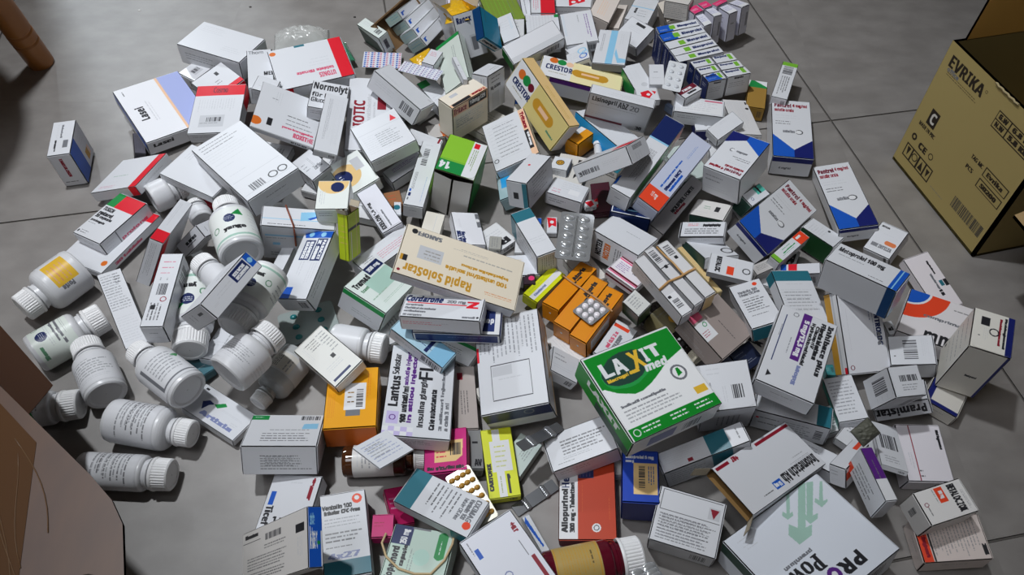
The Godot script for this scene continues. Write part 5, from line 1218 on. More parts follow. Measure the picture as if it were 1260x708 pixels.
	carton("long white carton with navy italic lettering, a red rule and a red Z", Vector3(-0.0686, 0.0736, -0.4735), Vector3(-8.9, -7.5, 4.3), Vector3(81.9, 18.9, 33.6), {"F": "i0 1,4,48,28 n Cordarone;t0 54,16,24,16 e 200 mg;r 4,34,76,3.5 R;b0 80,18,15,30 R Z;t0 3,42,22,9 e comprimate;t0 3,56,40,9 e Clorhidrat de amiodar;t0 3,70,28,9 e amiodaron;t0 3,88,24,9 e 30 comprim;t0 78,84,16,9 e sanofi;c 97,88,4 k", "R": "r 0,0,100,100 w", "B": "l 2,30,50,30 R 2;l 52,34,10,10 e 1"})
	carton("navy carton with white lettering beneath the red ruled long carton", Vector3(-0.0545, 0.0573, -0.4805), Vector3(2.5, -2.7, 1.8), Vector3(89.4, 16.7, 44.7), {"F": "r 94,0,6,100 w;b0 79,52,14,20 w dep;r 0,92,100,8 w", "R": "r 0,0,100,100 w", "B": "r 0,0,100,8 w;r 0,90,100,10 w;r 0,0,2,100 w;r 98,0,2,100 w;l 40,30,50,30 u 1", "base": "1E2F6B", "rough": 0.3})
	carton("pale blue topped carton with a grey barcode side under the navy carton", Vector3(-0.0942, 0.0404, -0.461), Vector3(-4.2, -32.5, -14.6), Vector3(67.9, 16.6, 24), {"F": "r 60,8,6,80 n;l 40,60,40,14 n 1;r 70,0,30,100 s", "B": "r 0,0,100,100 c;a 62,20,34,60;l 10,30,40,30 e 2", "base": "B4D6E6"})
	carton("mint green and white carton with a navy dose block and a dark green lower edge", Vector3(-0.156, 0.0183, -0.5358), Vector3(15.2, 61.8, -17), Vector3(65.3, 31.6, 54.8), {"F": "r 56,0,44,20 n;b0 60,4,34,12 w 350 mg;b0 8,10,44,14 k Tramad;t0 10,30,40,8 g tramadol;r 30,24,70,40 j;l 10,60,60,8 g 1;l 20,80,70,6 g 2", "L": "r 0,0,100,22 G;r 0,22,100,78 c;l 30,60,60,20 e 2", "base": "E3EEE9"})
	carton("long beige carton lying upside down with gold lettering across the middle of the pile", Vector3(-0.0572, 0.0907, -0.5216), Vector3(-4.9, 170.7, 18), Vector3(129.4, 14.7, 62.7), {"F": "b0 38,6,56,24 y Rapid SoloStar;c 97,8,2.6 M;l 4,12,26,8 o 2;t0 10,36,52,9 y 100 unitati/ml solutie;t0 10,50,40,8 y injectabila stilou;r 66,40,20,26 c;l 68,42,16,20 e 3;r 93,28,3.4,12 k;r 96.4,28,2,12 y;c 93,90,5 k;b0 70,84,20,9 e SANOFI;l 8,70,50,6 e 1;l 30,80,30,5 e 2", "T": "r 0,0,100,100 c;l 10,30,80,40 e 3", "base": "EADFCB", "rough": 0.4})
	carton("long white carton with pink print running under the long beige carton", Vector3(-0.1496, 0.0077, -0.6115), Vector3(3.6, 47.4, 1.5), Vector3(79, 20.1, 29.1), {"F": "l 20,10,70,14 c 2;l 34,40,60,40 P 4;l 8,34,22,20 k 2"})
	carton("plain beige white carton under the hanging flaps of the green carton", Vector3(-0.1007, 0.0029, -0.653), Vector3(0.7, -7.9, -8.7), Vector3(24.5, 26.9, 33.5), {"F": "r 60,10,1,80 c", "base": "E4DFD4"})
	carton("white carton with a navy label and a grey tab, right of the hanging flaps", Vector3(-0.057, 0.0109, -0.6445), Vector3(-5.6, 11.7, -12.6), Vector3(34.4, 15.9, 60.3), {"F": "b1 4,58,14,40 n SILYM;b1 20,60,14,34 n forte;r 86,2,14,44 e;c 92,24,5 w;v 20,20,8,30 c 2", "base": "E9EAF0"})
	carton("grey plastic tablet tray lying on the floor in the gap", Vector3(-0.0212, 0.0101, -0.6334), Vector3(0.2, -3, -2), Vector3(14.8, 5.5, 20.5), {"F": "v 20,10,60,80 e 3", "base": "A5A49E"})
	carton("brownish carton standing in shade beside the lilac emblem carton", Vector3(-0.0479, 0.004, -0.4169), Vector3(-3.5, 6.1, -4), Vector3(24.5, 13.1, 77.4), {"F": "r 20,10,24,12 M;v 30,40,40,50 k 3", "base": "B5ABA6"})
	carton("large white carton with upright small print and boxed outlines, right of the lilac emblem carton", Vector3(0.0087, 0.025, -0.4385), Vector3(4.3, 5.8, 16), Vector3(69.2, 36.4, 107.8), {"F": "v 4,4,92,46 e 14;r 0,30,3.5,16 R;r 20,52,60,0.8 k;r 20,52,0.8,36 k;r 79,52,0.8,36 k;r 20,88,60,0.8 k;r 22,54,30,10 c;l 30,66,40,6 c 1", "R": "p y 30,40 70,30 80,50 40,75;r 0,80,100,20 Y", "B": "r 0,0,100,55 n;o 68,23,15 e 3;r 0,55,100,45 w"})
	carton("yellow lime and white carton beside the orange cartons", Vector3(0.0362, 0.0099, -0.5629), Vector3(3, 51.9, -1.6), Vector3(54.1, 15.4, 21), {"F": "r 0,40,100,36 w;l 10,12,70,12 g 2;t0 10,50,40,16 u GasSand", "B": "r 0,0,100,100 c", "base": "D9E022"})
	carton("orange carton nearest the yellow lime carton, one of the banded three", Vector3(0.0661, 0.0141, -0.5482), Vector3(-5.1, 54, -1.5), Vector3(76.8, 25.5, 22.8), {"F": "b0 62,30,30,26 k Atoris;b0 54,58,20,14 k 20 mg;r 0,86,100,2 o;r 0,8,60,2 o", "B": "r 10,20,50,60 w;l 14,30,40,40 c 3", "L": "c 50,40,5 w;l 20,10,60,20 o 2", "base": "DE8A12", "rough": 0.35, "group": "three orange cartons in a rubber band"})
	carton("orange carton in the middle of the banded three", Vector3(0.0779, 0.011, -0.5262), Vector3(-0.8, 53.9, 5.5), Vector3(75.6, 31.8, 22.5), {"F": "b0 62,30,30,26 k Atoris;b0 54,58,20,14 k 20 mg;r 0,86,100,2 o;r 0,8,60,2 o", "B": "r 10,20,50,60 w;l 14,30,40,40 c 3", "L": "c 50,40,5 w;l 20,10,60,20 o 2", "base": "DE8A12", "rough": 0.35, "group": "three orange cartons in a rubber band"})
	carton("orange carton nearest the green and white carton, one of the banded three", Vector3(0.0948, 0.0114, -0.5099), Vector3(-2.5, 55.2, 4.8), Vector3(76.7, 31, 22.1), {"F": "b0 62,30,30,26 k Atoris;b0 54,58,20,14 k 20 mg;r 0,86,100,2 o;r 0,8,60,2 o", "B": "r 10,20,50,60 w;l 14,30,40,40 c 3", "L": "c 50,40,5 w;l 20,10,60,20 o 2", "base": "DE8A12", "rough": 0.35, "group": "three orange cartons in a rubber band"})
	carton("white carton with an orange red bar and pink figures under the orange cartons", Vector3(0.1118, 0.0024, -0.486), Vector3(4, 57.2, 1.4), Vector3(51.7, 22.5, 27.3), {"F": "r 84,4,9,70 O;b0 26,22,48,18 P ml 0.5 2 x;b0 30,48,40,18 e SUSP"})

func pile_d():
	carton("grey carton with a dark green side next to the orange cartons", Vector3(0.1365, 0.0312, -0.5188), Vector3(11.8, 45.7, 22.5), Vector3(19.8, 48, 23.8), {"F": "r 2,4,96,2 w;l 20,10,60,70 e 5", "B": "r 0,0,100,100 V", "L": "r 0,0,100,100 V", "base": "CFD0CC"})
	carton("big green and white carton with large white lettering and a yellow letter X, lower middle", Vector3(0.1236, 0.0881, -0.3788), Vector3(3.8, 28.1, -4.8), Vector3(96.8, 27.9, 91.8), {"F": "p E 0,0 100,0 100,30 78,37 62,46 50,52 38,56 28,56 14,49 4,40 0,40;p x 63,22 63,27 62,32 58,37 53,41 46,44 39,47 31,48 24,47 18,45 12,43 9,39 7,34 7,29 8,24 12,19 17,15 24,12 31,9 39,8 46,9 52,11 58,13 61,17;p J 62,20 62,25 60,29 57,34 52,37 46,41 39,43 31,44 24,43 18,42 13,39 9,36 8,32 8,27 10,23 13,18 18,15 24,11 31,9 39,8 46,9 52,10 57,13 61,16;b0 11,13,12,17 w L;b0 24,13,13,18 w A;b0 44,12,13,21 Z X;b0 58,13,5,17 w I;b0 64,13,15,15 w T;i0 52,30,27,10 w med;b0 11,32,36,5 Z Macrogol 4000;o 81,53,9 e 1;p E 80,48 83,48 84,55 78,57;r 84,74,13,8 Z;t0 8,62,50,4 e Indicatii constipatie;l 8,68,62,15 e 4;r 0,87,100,13 E;l 14,89,22,8 w 2;l 46,89,22,8 w 2;l 74,89,20,8 w 2;o 8,93,4 w 2;r 0,0,100,2 w;r 0,0,1.5,100 w", "B": "r 20,20,30,60 u;a 60,30,20,50", "L": "r 0,0,100,100 E;b0 20,20,60,30 w LAXIT;r 40,60,60,40 J", "base": "F0F1F2", "rough": 0.32})
	carton("white carton with a barcode right of the big green and white carton", Vector3(0.2153, 0.0141, -0.4119), Vector3(15.5, 6, 12.1), Vector3(50.4, 84.6, 46.1), {"F": "r 0,0,10,100 c;v 14,40,14,54 e 2;a 62,50,20,30;v 44,50,10,40 c 2;l 20,8,30,20 c 2", "B": "v 30,30,50,60 e 5"})
	carton("navy carton lost in the shade below the teal footed carton", Vector3(0.2458, 0.0117, -0.4678), Vector3(16, 37.2, 0.7), Vector3(30.8, 19.7, 25.9), {"base": "1F2740"})
	carton("long white carton with a teal end, below the purple banded carton", Vector3(0.283, 0.0103, -0.394), Vector3(-2.9, -18.7, 3.7), Vector3(73.1, 30, 26.1), {"F": "r 82,0,18,100 t;v 18,20,14,60 c 4;l 4,20,14,20 c 2", "R": "r 0,0,100,100 t", "B": "l 8,20,30,60 k 2;l 40,20,40,60 e 5;A 84,30,10,50;r 4,30,4,8 R"})
	carton("white carton with many short lines of print, below the ochre edged carton", Vector3(0.3457, 0.0156, -0.415), Vector3(-6.2, 1.4, 15.8), Vector3(29.3, 13.4, 54.9), {"F": "l 10,8,78,80 e 10;l 12,10,50,6 k 1", "L": "r 0,0,100,100 v"})
	carton("long white carton with a wide teal band, under the big green and white carton", Vector3(0.1927, 0.0138, -0.35), Vector3(0.5, 16.1, 17.4), Vector3(86.5, 38.7, 21.6), {"F": "r 56,0,24,100 t;l 6,10,46,60 c 6;r 30,74,6,18 M;v 90,20,4,60 k 1", "B": "l 6,10,46,80 e 6;r 56,0,24,100 t"})
	carton("white carton with a blue and green ribbon emblem beside the white bottles", Vector3(-0.2977, 0.0045, -0.3968), Vector3(-6.5, -30.2, -2.7), Vector3(70.3, 10.1, 35.7), {"F": "p n 18,50 26,36 36,40 30,50 26,72;p G 36,40 48,20 54,26 44,46;b0 28,70,60,16 u Artixia;l 52,40,40,8 c 2;l 78,58,14,14 c 2;r 6,8,6,6 k", "B": "l 20,20,70,50 e 3"})
	carton("white carton with a barcode and a green tab, standing below the glass vial", Vector3(-0.2185, 0.0165, -0.3461), Vector3(-28.4, 5.7, -5.2), Vector3(69.3, 32.1, 54.5), {"F": "r 0,2,24,14 G;l 4,6,14,5 w 1;a 70,4,28,14;p s 76,30 96,28 96,46 74,46;l 30,46,66,8 e 1;l 22,58,74,30 k 4", "B": "l 24,30,70,56 k 6;l 30,34,40,40 e 4", "L": "r 0,0,100,100 c"})
	carton("white carton with a blue pill mark tucked under the blue edged carton", Vector3(-0.203, 0.0051, -0.2963), Vector3(-2.7, -6.2, 6.9), Vector3(48.8, 16.9, 58.8), {"F": "r 7,30,10,24 B;b1 6,56,16,34 k Ticef;b0 26,74,40,10 k 1 mg;b1 82,2,8,40 M +ar;l 40,10,30,6 c 1"})
	carton("white carton with a blue lettered edge and barcode, bottom left of the pile", Vector3(-0.1883, 0.0561, -0.2416), Vector3(14.6, 8.5, 53), Vector3(127.8, 12.9, 47.4), {"F": "b0 4,6,22,8 k Kronos;a 38,16,24,12;r 84,22,12,14 k;l 36,34,40,10 k 2;l 8,50,66,26 k 5;l 8,78,66,14 k 3;v 86,44,8,40 c 3;r 0,20,30,1 k", "R": "r 0,0,100,100 B;b1 30,8,38,56 w Betaserc;b1 70,10,20,34 s betahistina;c 40,74,12 G;r 0,88,60,12 w", "base": "DCD8D4"})
	carton("white carton with a teal foot and dark headline, beside the blue lettered edge", Vector3(-0.1477, 0.0025, -0.266), Vector3(1.1, 12.3, -2.5), Vector3(41.9, 29.7, 78.1), {"F": "c 82,9,6 O;c 82,8,3 w;t0 3,13,66,6 k Ventolin 100;b0 6,20,80,5 k Inhaler CFC-Free;l 6,30,84,12 e 3;l 6,46,84,14 k 3;l 6,64,60,4 k 1;t0 10,72,70,7 u 4x27;r 0,81,100,19 t"})
	carton("dark magenta foil packet between the two teal footed cartons", Vector3(-0.1051, 0.0054, -0.2985), Vector3(-5.9, 19.8, -14.4), Vector3(20.7, 8.9, 40.2), {"base": "A31C52", "rough": 0.25})
	carton("crumpled bright magenta packet below the dark magenta packet", Vector3(-0.1141, 0.014, -0.275), Vector3(-0.1, 2.9, 1.2), Vector3(20.3, 13.4, 21.1), {"F": "l 10,30,60,30 M 2", "base": "C81870", "rough": 0.45})
	carton("white carton with a teal end and handwriting, tilted in the lower middle", Vector3(-0.0608, 0.0313, -0.2906), Vector3(4.6, -117.5, 4.5), Vector3(39.5, 12.4, 77.9), {"F": "c 76,8,5 O;t0 6,6,60,7 e OXIMAG;t0 10,14,56,6 e Ventolin 100;t0 14,21,60,6 e Inhaler CFC-Free;l 10,32,78,36 k 6;r 0,78,100,22 t", "R": "r 0,0,100,100 c;r 78,0,22,100 t"})
	carton("mint green carton with a navy dose block held by a rubber band, bottom edge", Vector3(-0.0786, 0.0034, -0.2443), Vector3(-3, 79.7, -2.5), Vector3(54.2, 27.9, 55.6), {"F": "r 66,0,34,32 n;b0 68,14,26,14 w 350 mg;b0 4,4,58,16 k Topamord;b0 30,22,36,10 k capsule;l 20,36,44,10 e 2;r 54,76,40,16 G;c 58,84,8 G;c 90,84,8 G;l 60,82,24,5 w 1;c 50,56,14 j;r 97,30,3,30 e", "base": "BFD4C8"})
	carton("white carton with a dark red rule and a blue scribble, cut by the bottom edge", Vector3(0.0021, 0.0365, -0.2331), Vector3(1.4, -54.8, -1.8), Vector3(77.8, 20.1, 53.3), {"F": "r 56,8,60,7 M;b0 12,6,12,9 M +ar;r 34,16,20,1 k;r 16,80,12,8 B;l 4,90,20,4 k 1;o 60,62,7 u 2", "base": "E4E6EF"})
	carton("thin white carton with a blue arc beside the red ruled one", Vector3(0.0288, 0.0022, -0.2687), Vector3(-2.4, 28.8, -3.3), Vector3(8, 9.3, 55.2), {"F": "p B 0,10 40,0 70,60 50,62"})
	blister("blister card back printed with rows of tiny red and blue marks", Vector3(-0.201, 0.0088, -1.0033), Vector3(-1.3, 3.1, -3.7), Vector3(57.2, 4.4, 40.6), "print", 4, 6, 0.0030)
	blister("curled blister card back printed in violet, next to the red and blue printed one", Vector3(-0.1311, 0.0573, -0.9114), Vector3(0.3, -19.5, -1.4), Vector3(59.8, 4.2, 23.2), "violet", 3, 6, 0.0030)
	blister("silver blister card with ten large round pockets in the middle of the pile", Vector3(0.0714, 0.0542, -0.6099), Vector3(1, -7.8, -0.3), Vector3(39.5, 4.4, 73), "silver", 2, 5, 0.0052)
	blister("white blister card with two rows of pockets in front of the navy block", Vector3(0.22, 0.0593, -0.9074), Vector3(-0.5, -15.3, -3.2), Vector3(25.4, 4.4, 67.6), "white", 2, 4, 0.0035)
	blister("small silver blister card with white pills held on the orange cartons", Vector3(0.0859, 0.0427, -0.5115), Vector3(-1.9, 44.6, -1.2), Vector3(30.9, 4.6, 28.1), "pills", 3, 3, 0.0035)
	blister("clear blister card with amber capsules beneath the handwritten carton", Vector3(-0.0346, 0.0312, -0.3026), Vector3(2, 31.2, 5.1), Vector3(25.5, 4.5, 57.8), "amber", 4, 6, 0.0030)
	blister("grey empty blister strip beside the yellow lime carton", Vector3(0.0295, 0.0449, -0.3575), Vector3(-11.6, 38.4, -12.9), Vector3(51.1, 4.5, 12.7), "grey", 2, 6, 0.0035)
	blister("crumpled silver foil strip left of the orange red carton", Vector3(0.0256, 0.0013, -0.3153), Vector3(1.1, 35.5, 1), Vector3(48.8, 4.6, 12.7), "grey", 2, 6, 0.0030)
	blister("clear silver blister by the dark red bottle", Vector3(0.1184, 0.0415, -0.2284), Vector3(-4.4, 28.6, -3.1), Vector3(26.6, 4.5, 14.6), "silver", 2, 3, 0.0055)
	blister("clear blister with teal capsules beneath the long navy labelled carton", Vector3(-0.2285, 0.002, -0.5182), Vector3(2.6, 22.3, 0.4), Vector3(63, 4.4, 46.3), "teal", 2, 3, 0.0040)
	bottle("white_bottle", "tilted white bottle with a navy disc and green leaf label, left of the middle", Vector3(-0.2987, 0.0634, -0.5663), Vector3(-0, 115.8, -90), 49.4, 89.0, 0.61, "yango")
	bottle("white_bottle", "white bottle half hidden under the navy labelled carton", Vector3(-0.2781, 0.0639, -0.4951), Vector3(-0, 136.8, -90), 28.4, 87.7, 1.12, "plain")
	bottle("white_bottle", "white bottle with a green sprig label and its cap toward the viewer", Vector3(-0.3537, 0.0365, -0.5505), Vector3(-0, -79.3, -90), 44.0, 96.0, 0.85, "yango")
	bottle("white_bottle", "white bottle with a navy disc label lying beneath the slanted navy labelled carton", Vector3(-0.2532, 0.084, -0.5246), Vector3(-0, -108.7, -90), 41.3, 76.1, 0.85, "yango")
	bottle("white_bottle", "large plain white bottle beside the glass vial", Vector3(-0.2731, 0.0762, -0.4022), Vector3(0, 56.4, -90), 45.0, 63.2, 0.76, "lines")
	bottle("white_bottle", "white bottle with an orange label at the left edge", Vector3(-0.4975, 0.0265, -0.5759), Vector3(-0, -124.8, -90), 51.4, 74.3, 0.67, "orange")
	bottle("white_bottle", "white bottle with a green sprig and navy disc below the orange labelled bottle", Vector3(-0.5058, 0.0223, -0.4574), Vector3(0, 43, -90), 43.1, 77.7, 0.80, "yango2")
	bottle("white_bottle", "white bottle with grey lines of print pointing its base at the viewer", Vector3(-0.4126, 0.0216, -0.4101), Vector3(-0, 125.2, -90), 41.6, 76.7, 0.77, "lines")
	bottle("white_bottle", "white bottle with a dark bordered label in the middle of the bottles", Vector3(-0.3165, 0.0513, -0.3991), Vector3(-0, 144.8, -90), 42.0, 81.6, 0.64, "dark")
	bottle("white_bottle", "white bottle mostly hidden behind the brown carton at the lower left", Vector3(-0.5121, 0.0179, -0.3885), Vector3(0, 10.5, -90), 34.2, 75.7, 0.93, "dark")
	bottle("white_bottle", "white bottle with ribbed cap and grey print, nearest the ribbon emblem carton", Vector3(-0.3974, 0.0225, -0.3817), Vector3(-0, -9.6, -90), 43.3, 86.3, 0.66, "lines2")
	bottle("white_bottle", "white bottle with ribbed cap at the lower left, in front of all the other bottles", Vector3(-0.4118, 0.0181, -0.3295), Vector3(-0, -2.4, -90), 34.5, 89.1, 0.93, "lines2")
	bottle("white_bottle", "white screw capped bottle end resting on the amber yellow carton", Vector3(-0.1916, 0.0248, -0.4807), Vector3(-0, -10.3, -90), 37.2, 58.2, 0.91, "plain")
	bottle("white_bottle", "white bottle with its base showing under the gleaming white carton", Vector3(-0.4498, 0.0246, -0.6889), Vector3(0, 41.5, -90), 37.9, 42.0, 0.88, "plain")
	bottle("white_bottle", "white bottle glimpsed beside the upright bottle", Vector3(-0.3786, 0.0206, -0.6578), Vector3(-0, 122.1, -90), 27.3, 32.4, 0.93, "plain")
	bottle("glass_vial", "clear glass vial with a white cap and dark liquid", Vector3(-0.2261, 0.0196, -0.4647), Vector3(-0, -117.5, -90), 37.6, 68.8, 0.55, "vial")
	bottle("amber_bottle", "brown glass bottle with a white label lying under the slip of paper", Vector3(-0.1612, 0.016, -0.3432), Vector3(0, 3.5, -90), 30.4, 81.7, 0.79, "amber")
	bottle("red_bottle", "dark red glass bottle with a cream label and a white collar at the bottom edge", Vector3(0.0312, 0.0256, -0.2332), Vector3(0, 12.4, -90), 39.2, 89.5, 0.93, "maroon")
	bottle("dark_bottle", "dark glass bottle with an olive label behind the big green and white carton", Vector3(0.1553, 0.019, -0.5299), Vector3(-0, -53.7, -90), 36.5, 77.8, 0.44, "dark_glass")
	bottle("white_bottle", "tiny bottle with a white screw cap beside the orange carton", Vector3(0.1122, 0.0206, -0.7876), Vector3(-0, 91.9, -90), 10.8, 24.3, 1.44, "plain")
	carton("white carton with blue and ochre side blocks standing alone at the far left", Vector3(-0.5755, 0.0024, -0.7676), Vector3(2.4, 12.4, 1.1), Vector3(28.2, 54, 63.3), {"F": "v 26,8,10,84 c 2;r 62,58,22,22 e;t1 44,10,10,40 e Ketosteril;t1 22,56,8,34 k NP", "R": "r 0,0,46,100 B;r 60,62,18,26 y;r 80,62,6,26 F;l 60,14,30,30 c 3", "B": "b1 40,10,14,60 M TAMSULOSIN;l 10,84,60,8 k 1"})
	carton("large white and lilac blue carton with a deep blue edge, gleaming at the far left", Vector3(-0.4844, 0.0126, -0.86), Vector3(3, 127.9, 7), Vector3(113, 23.2, 91.9), {"F": "r 0,66,100,34 U;r 0,62,100,4 F;b0 36,12,24,13 k Lasei;l 30,30,44,8 c 2;l 86,8,10,6 k 1", "T": "r 0,0,100,60 B;r 0,60,100,40 c", "L": "b0 8,20,30,30 k Lasei;r 60,20,30,60 e", "base": "EDEEF3", "rough": 0.28})
	carton("dark barcoded carton end under the blue edged carton", Vector3(-0.5072, 0.0034, -0.8002), Vector3(-0.3, 20.8, -20.5), Vector3(14, 14.4, 43.1), {"F": "v 10,10,80,80 k 6", "base": "5a5860"})
	carton("long white carton with columns of small print leaning among the bottles at the left", Vector3(-0.4349, 0.0071, -0.5236), Vector3(5.1, 32.3, -5.9), Vector3(26.2, 14.3, 111.6), {"F": "l 6,3,86,50 e 14;l 60,3,30,16 k 4;l 8,60,84,34 c 10"})
	carton("flat white carton lying under the bottles", Vector3(-0.3045, 0.01, -0.4729), Vector3(-3.4, -15.1, 8.5), Vector3(43, 12.5, 43.4), {"F": "l 20,40,60,20 c 2;v 40,10,10,80 e 1"})
	carton("teal edged carton glimpsed beneath the bottles", Vector3(-0.3332, 0.0026, -0.4545), Vector3(-2.7, 49.2, -7.4), Vector3(16.1, 10.4, 33.4), {"base": "4f7a86"})
	carton("grey white carton with slanted mauve marks behind the barcode and blue squares carton", Vector3(-0.1408, 0.0066, -0.7601), Vector3(4.1, 38.7, 10.6), Vector3(53.6, 17.3, 23.8), {"F": "l 20,20,70,30 p 3;l 30,60,50,20 c 2"})
	carton("shiny white carton corner behind the dark red lettered carton", Vector3(-0.1651, 0.0077, -0.8754), Vector3(0.4, -10.9, -23.3), Vector3(24, 15.1, 26.1), {})
	carton("white carton with a thin red edge behind the barcode and blue squares carton", Vector3(-0.1229, 0.0123, -0.8073), Vector3(4, -17.6, -10.8), Vector3(45.8, 15, 23.8), {"F": "r 90,0,6,60 M;l 20,10,50,20 c 2"})
	carton("white carton end peeping out right of the long beige carton", Vector3(0.0088, 0.0056, -0.5879), Vector3(-4.9, 16.1, -11.1), Vector3(34.5, 20.2, 35), {"F": "l 20,20,40,20 Y 2"})
	carton("small dark carton end with a pink mark right of the long beige carton", Vector3(0.0201, 0.0132, -0.5686), Vector3(0, 1.8, 2.1), Vector3(14, 13.4, 15.5), {"F": "c 70,40,24 Q", "base": "3a2a34"})
	carton("glossy white carton in the gap between the orange and the green cartons", Vector3(0.0508, 0.0185, -0.4498), Vector3(-11.4, -6.9, -28.5), Vector3(32.9, 12.6, 35.6), {"rough": 0.2})

func pile_e():
	carton("white carton lying under the carton with the dark red rule", Vector3(0.3032, 0.0045, -0.3528), Vector3(-1.5, -37.2, 9.3), Vector3(41.7, 17.7, 23.3), {})
	carton("small teal carton corner below the purple banded carton", Vector3(0.343, 0.0014, -0.4607), Vector3(2.5, 1.9, 3.5), Vector3(9.7, 11.1, 13.2), {"base": "3c8c90"})
	carton("amber brown carton behind the blue squares carton", Vector3(-0.1507, 0.0087, -0.7002), Vector3(0.3, 15.8, 0.8), Vector3(21.5, 12.7, 25.8), {"F": "l 20,20,50,50 O 2", "base": "9a6a48"})
	carton("small white and teal carton corner beside the lilac carton", Vector3(-0.144, 0.0126, -0.6811), Vector3(0.3, 6.1, -4.5), Vector3(9.2, 10.8, 22.2), {"F": "c 40,40,20 t"})
	carton("clear blue edged carton top above the navy ended carton", Vector3(0.2265, 0.0018, -0.8983), Vector3(3.7, 42.6, 2.4), Vector3(7, 10.9, 27.6), {"base": "8fa0c0"})
	carton("blue and clear plastic carton beside the teal ended carton", Vector3(-0.0024, 0.0072, -0.7239), Vector3(-4.9, 6.7, 21.6), Vector3(22.7, 19.8, 51.9), {"F": "r 20,20,60,40 S", "base": "9db7bd", "rough": 0.15})
	carton("half buried carton under the small shiny white carton beside the navy disc carton", Vector3(-0.3236, 0.0035, -0.7701), Vector3(-3.5, -101.1, -2.3), Vector3(70.3, 12.9, 42), {"F": "l 10,20,60,40 e 4", "base": "d8d9dc"})
	carton("half buried carton under the pale glossy carton with a navy disc inside a cream ring", Vector3(-0.2459, 0.0024, -0.7515), Vector3(-2.2, -107.5, -1.6), Vector3(72.9, 11.1, 33.6), {"F": "r 0,0,100,18 G;l 10,40,60,30 e 3", "base": "e0e1e3"})
	carton("half buried carton under the amber brown carton behind the blue squares carton", Vector3(-0.1807, 0.0023, -0.6935), Vector3(1.1, -13.6, -2.3), Vector3(54.7, 10.8, 41.2), {"F": "l 10,20,60,40 e 4", "base": "e0e1e3"})
	carton("half buried carton under the white and green carton under the long diagonal carton", Vector3(-0.1312, 0.0032, -0.9042), Vector3(-2.2, -133.5, -2.9), Vector3(58.6, 11, 47), {"F": "l 10,20,60,40 e 4", "base": "e0e1e3"})
	carton("half buried carton under the grey carton corner with an orange edge below the cream carton", Vector3(-0.0376, 0.0033, -0.8597), Vector3(2.2, -36.2, -2.8), Vector3(60.9, 12.7, 50.3), {"F": "l 10,20,60,40 e 4", "base": "d5d2cc"})
	carton("half buried carton under the small white carton beside the patterned blister cards", Vector3(-0.0879, 0.0108, -0.9591), Vector3(-1.1, -92.3, -0.2), Vector3(94.9, 12.8, 38.5), {"F": "b0 8,10,50,24 k Rx;l 8,50,70,30 c 3", "base": "e0e1e3"})
	carton("half buried carton under the white carton with a round gold emblem on its end", Vector3(0.0303, 0.0091, -0.874), Vector3(0.1, -3.6, -0), Vector3(63.8, 10.1, 58.3), {"F": "r 0,0,100,18 B;l 10,40,60,30 e 3", "base": "d5d2cc"})
	carton("half buried carton under the white carton with grey print above the silver blister card", Vector3(0.0726, 0.001, -0.7614), Vector3(-0.4, -105.3, -0.1), Vector3(74.3, 9.5, 40.8), {"F": "b0 8,10,50,24 k Rx;l 8,50,70,30 c 3", "base": "d5d2cc"})
	carton("half buried carton under the white carton with a barcode, left of the navy ended carton", Vector3(0.1394, 0.0018, -0.8011), Vector3(-1.6, -124.8, -0.8), Vector3(65.2, 9.9, 38.2), {"F": "r 0,0,100,18 t;l 10,40,60,30 e 3", "base": "d5d2cc"})
	carton("half buried carton under the white carton with small black logos and a navy side", Vector3(0.23, 0.0028, -0.7851), Vector3(2.8, -70.9, -1.9), Vector3(63.4, 10.9, 40.2), {"F": "l 10,20,60,40 e 4", "base": "c9d6d2"})
	carton("half buried carton under the light grey carton with streaked print beside the brown fronted carton", Vector3(0.2836, 0.0026, -0.8166), Vector3(3.1, -90.5, -1), Vector3(79.2, 13, 40.3), {"F": "b0 8,10,50,24 k Rx;l 8,50,70,30 c 3", "base": "d8d9dc"})
	carton("half buried carton under the grey white carton with a code square above the scribbled tray", Vector3(0.3051, 0.0027, -0.6953), Vector3(2.3, -68.8, -2.3), Vector3(54.4, 12.3, 38.7), {"F": "r 0,0,100,18 p;l 10,40,60,30 e 3", "base": "d8d9dc"})
	carton("half buried carton under the white tray with a dark rim and scribbled print", Vector3(0.1712, 0.0017, -0.6802), Vector3(-1.3, -141.2, -0.9), Vector3(60.9, 10.9, 32.8), {"F": "b0 8,10,50,24 k Rx;l 8,50,70,30 c 3", "base": "d8d9dc"})
	carton("half buried carton under the white wrapper with red petals left of the silver blister card", Vector3(0.019, 0.0009, -0.6509), Vector3(0.2, -92.1, -0), Vector3(59.7, 10.3, 31.7), {"F": "r 0,0,100,18 B;l 10,40,60,30 e 3", "base": "d8d9dc"})
	carton("half buried carton under the orange carton in the middle of the banded three", Vector3(0.0863, 0.0012, -0.6002), Vector3(0.6, -58.7, -0.5), Vector3(49.4, 9.8, 30.6), {"F": "l 10,20,60,40 e 4", "base": "d5d2cc"})
	carton("half buried carton under the cream leaflet edges held against the rubber banded bundle", Vector3(0.2208, 0.001, -0.6004), Vector3(-0.3, -132.7, -0.1), Vector3(52.9, 12.9, 33.5), {"F": "r 0,0,100,18 R;l 10,40,60,30 e 3", "base": "d8d9dc"})
	carton("half buried carton under the grey carton end with dark print under the small tube carton", Vector3(0.3184, 0.0013, -0.6038), Vector3(1.9, -115.4, -0.1), Vector3(70, 10.9, 32), {"F": "b0 8,10,50,24 k Rx;l 8,50,70,30 c 3", "base": "d8d9dc"})
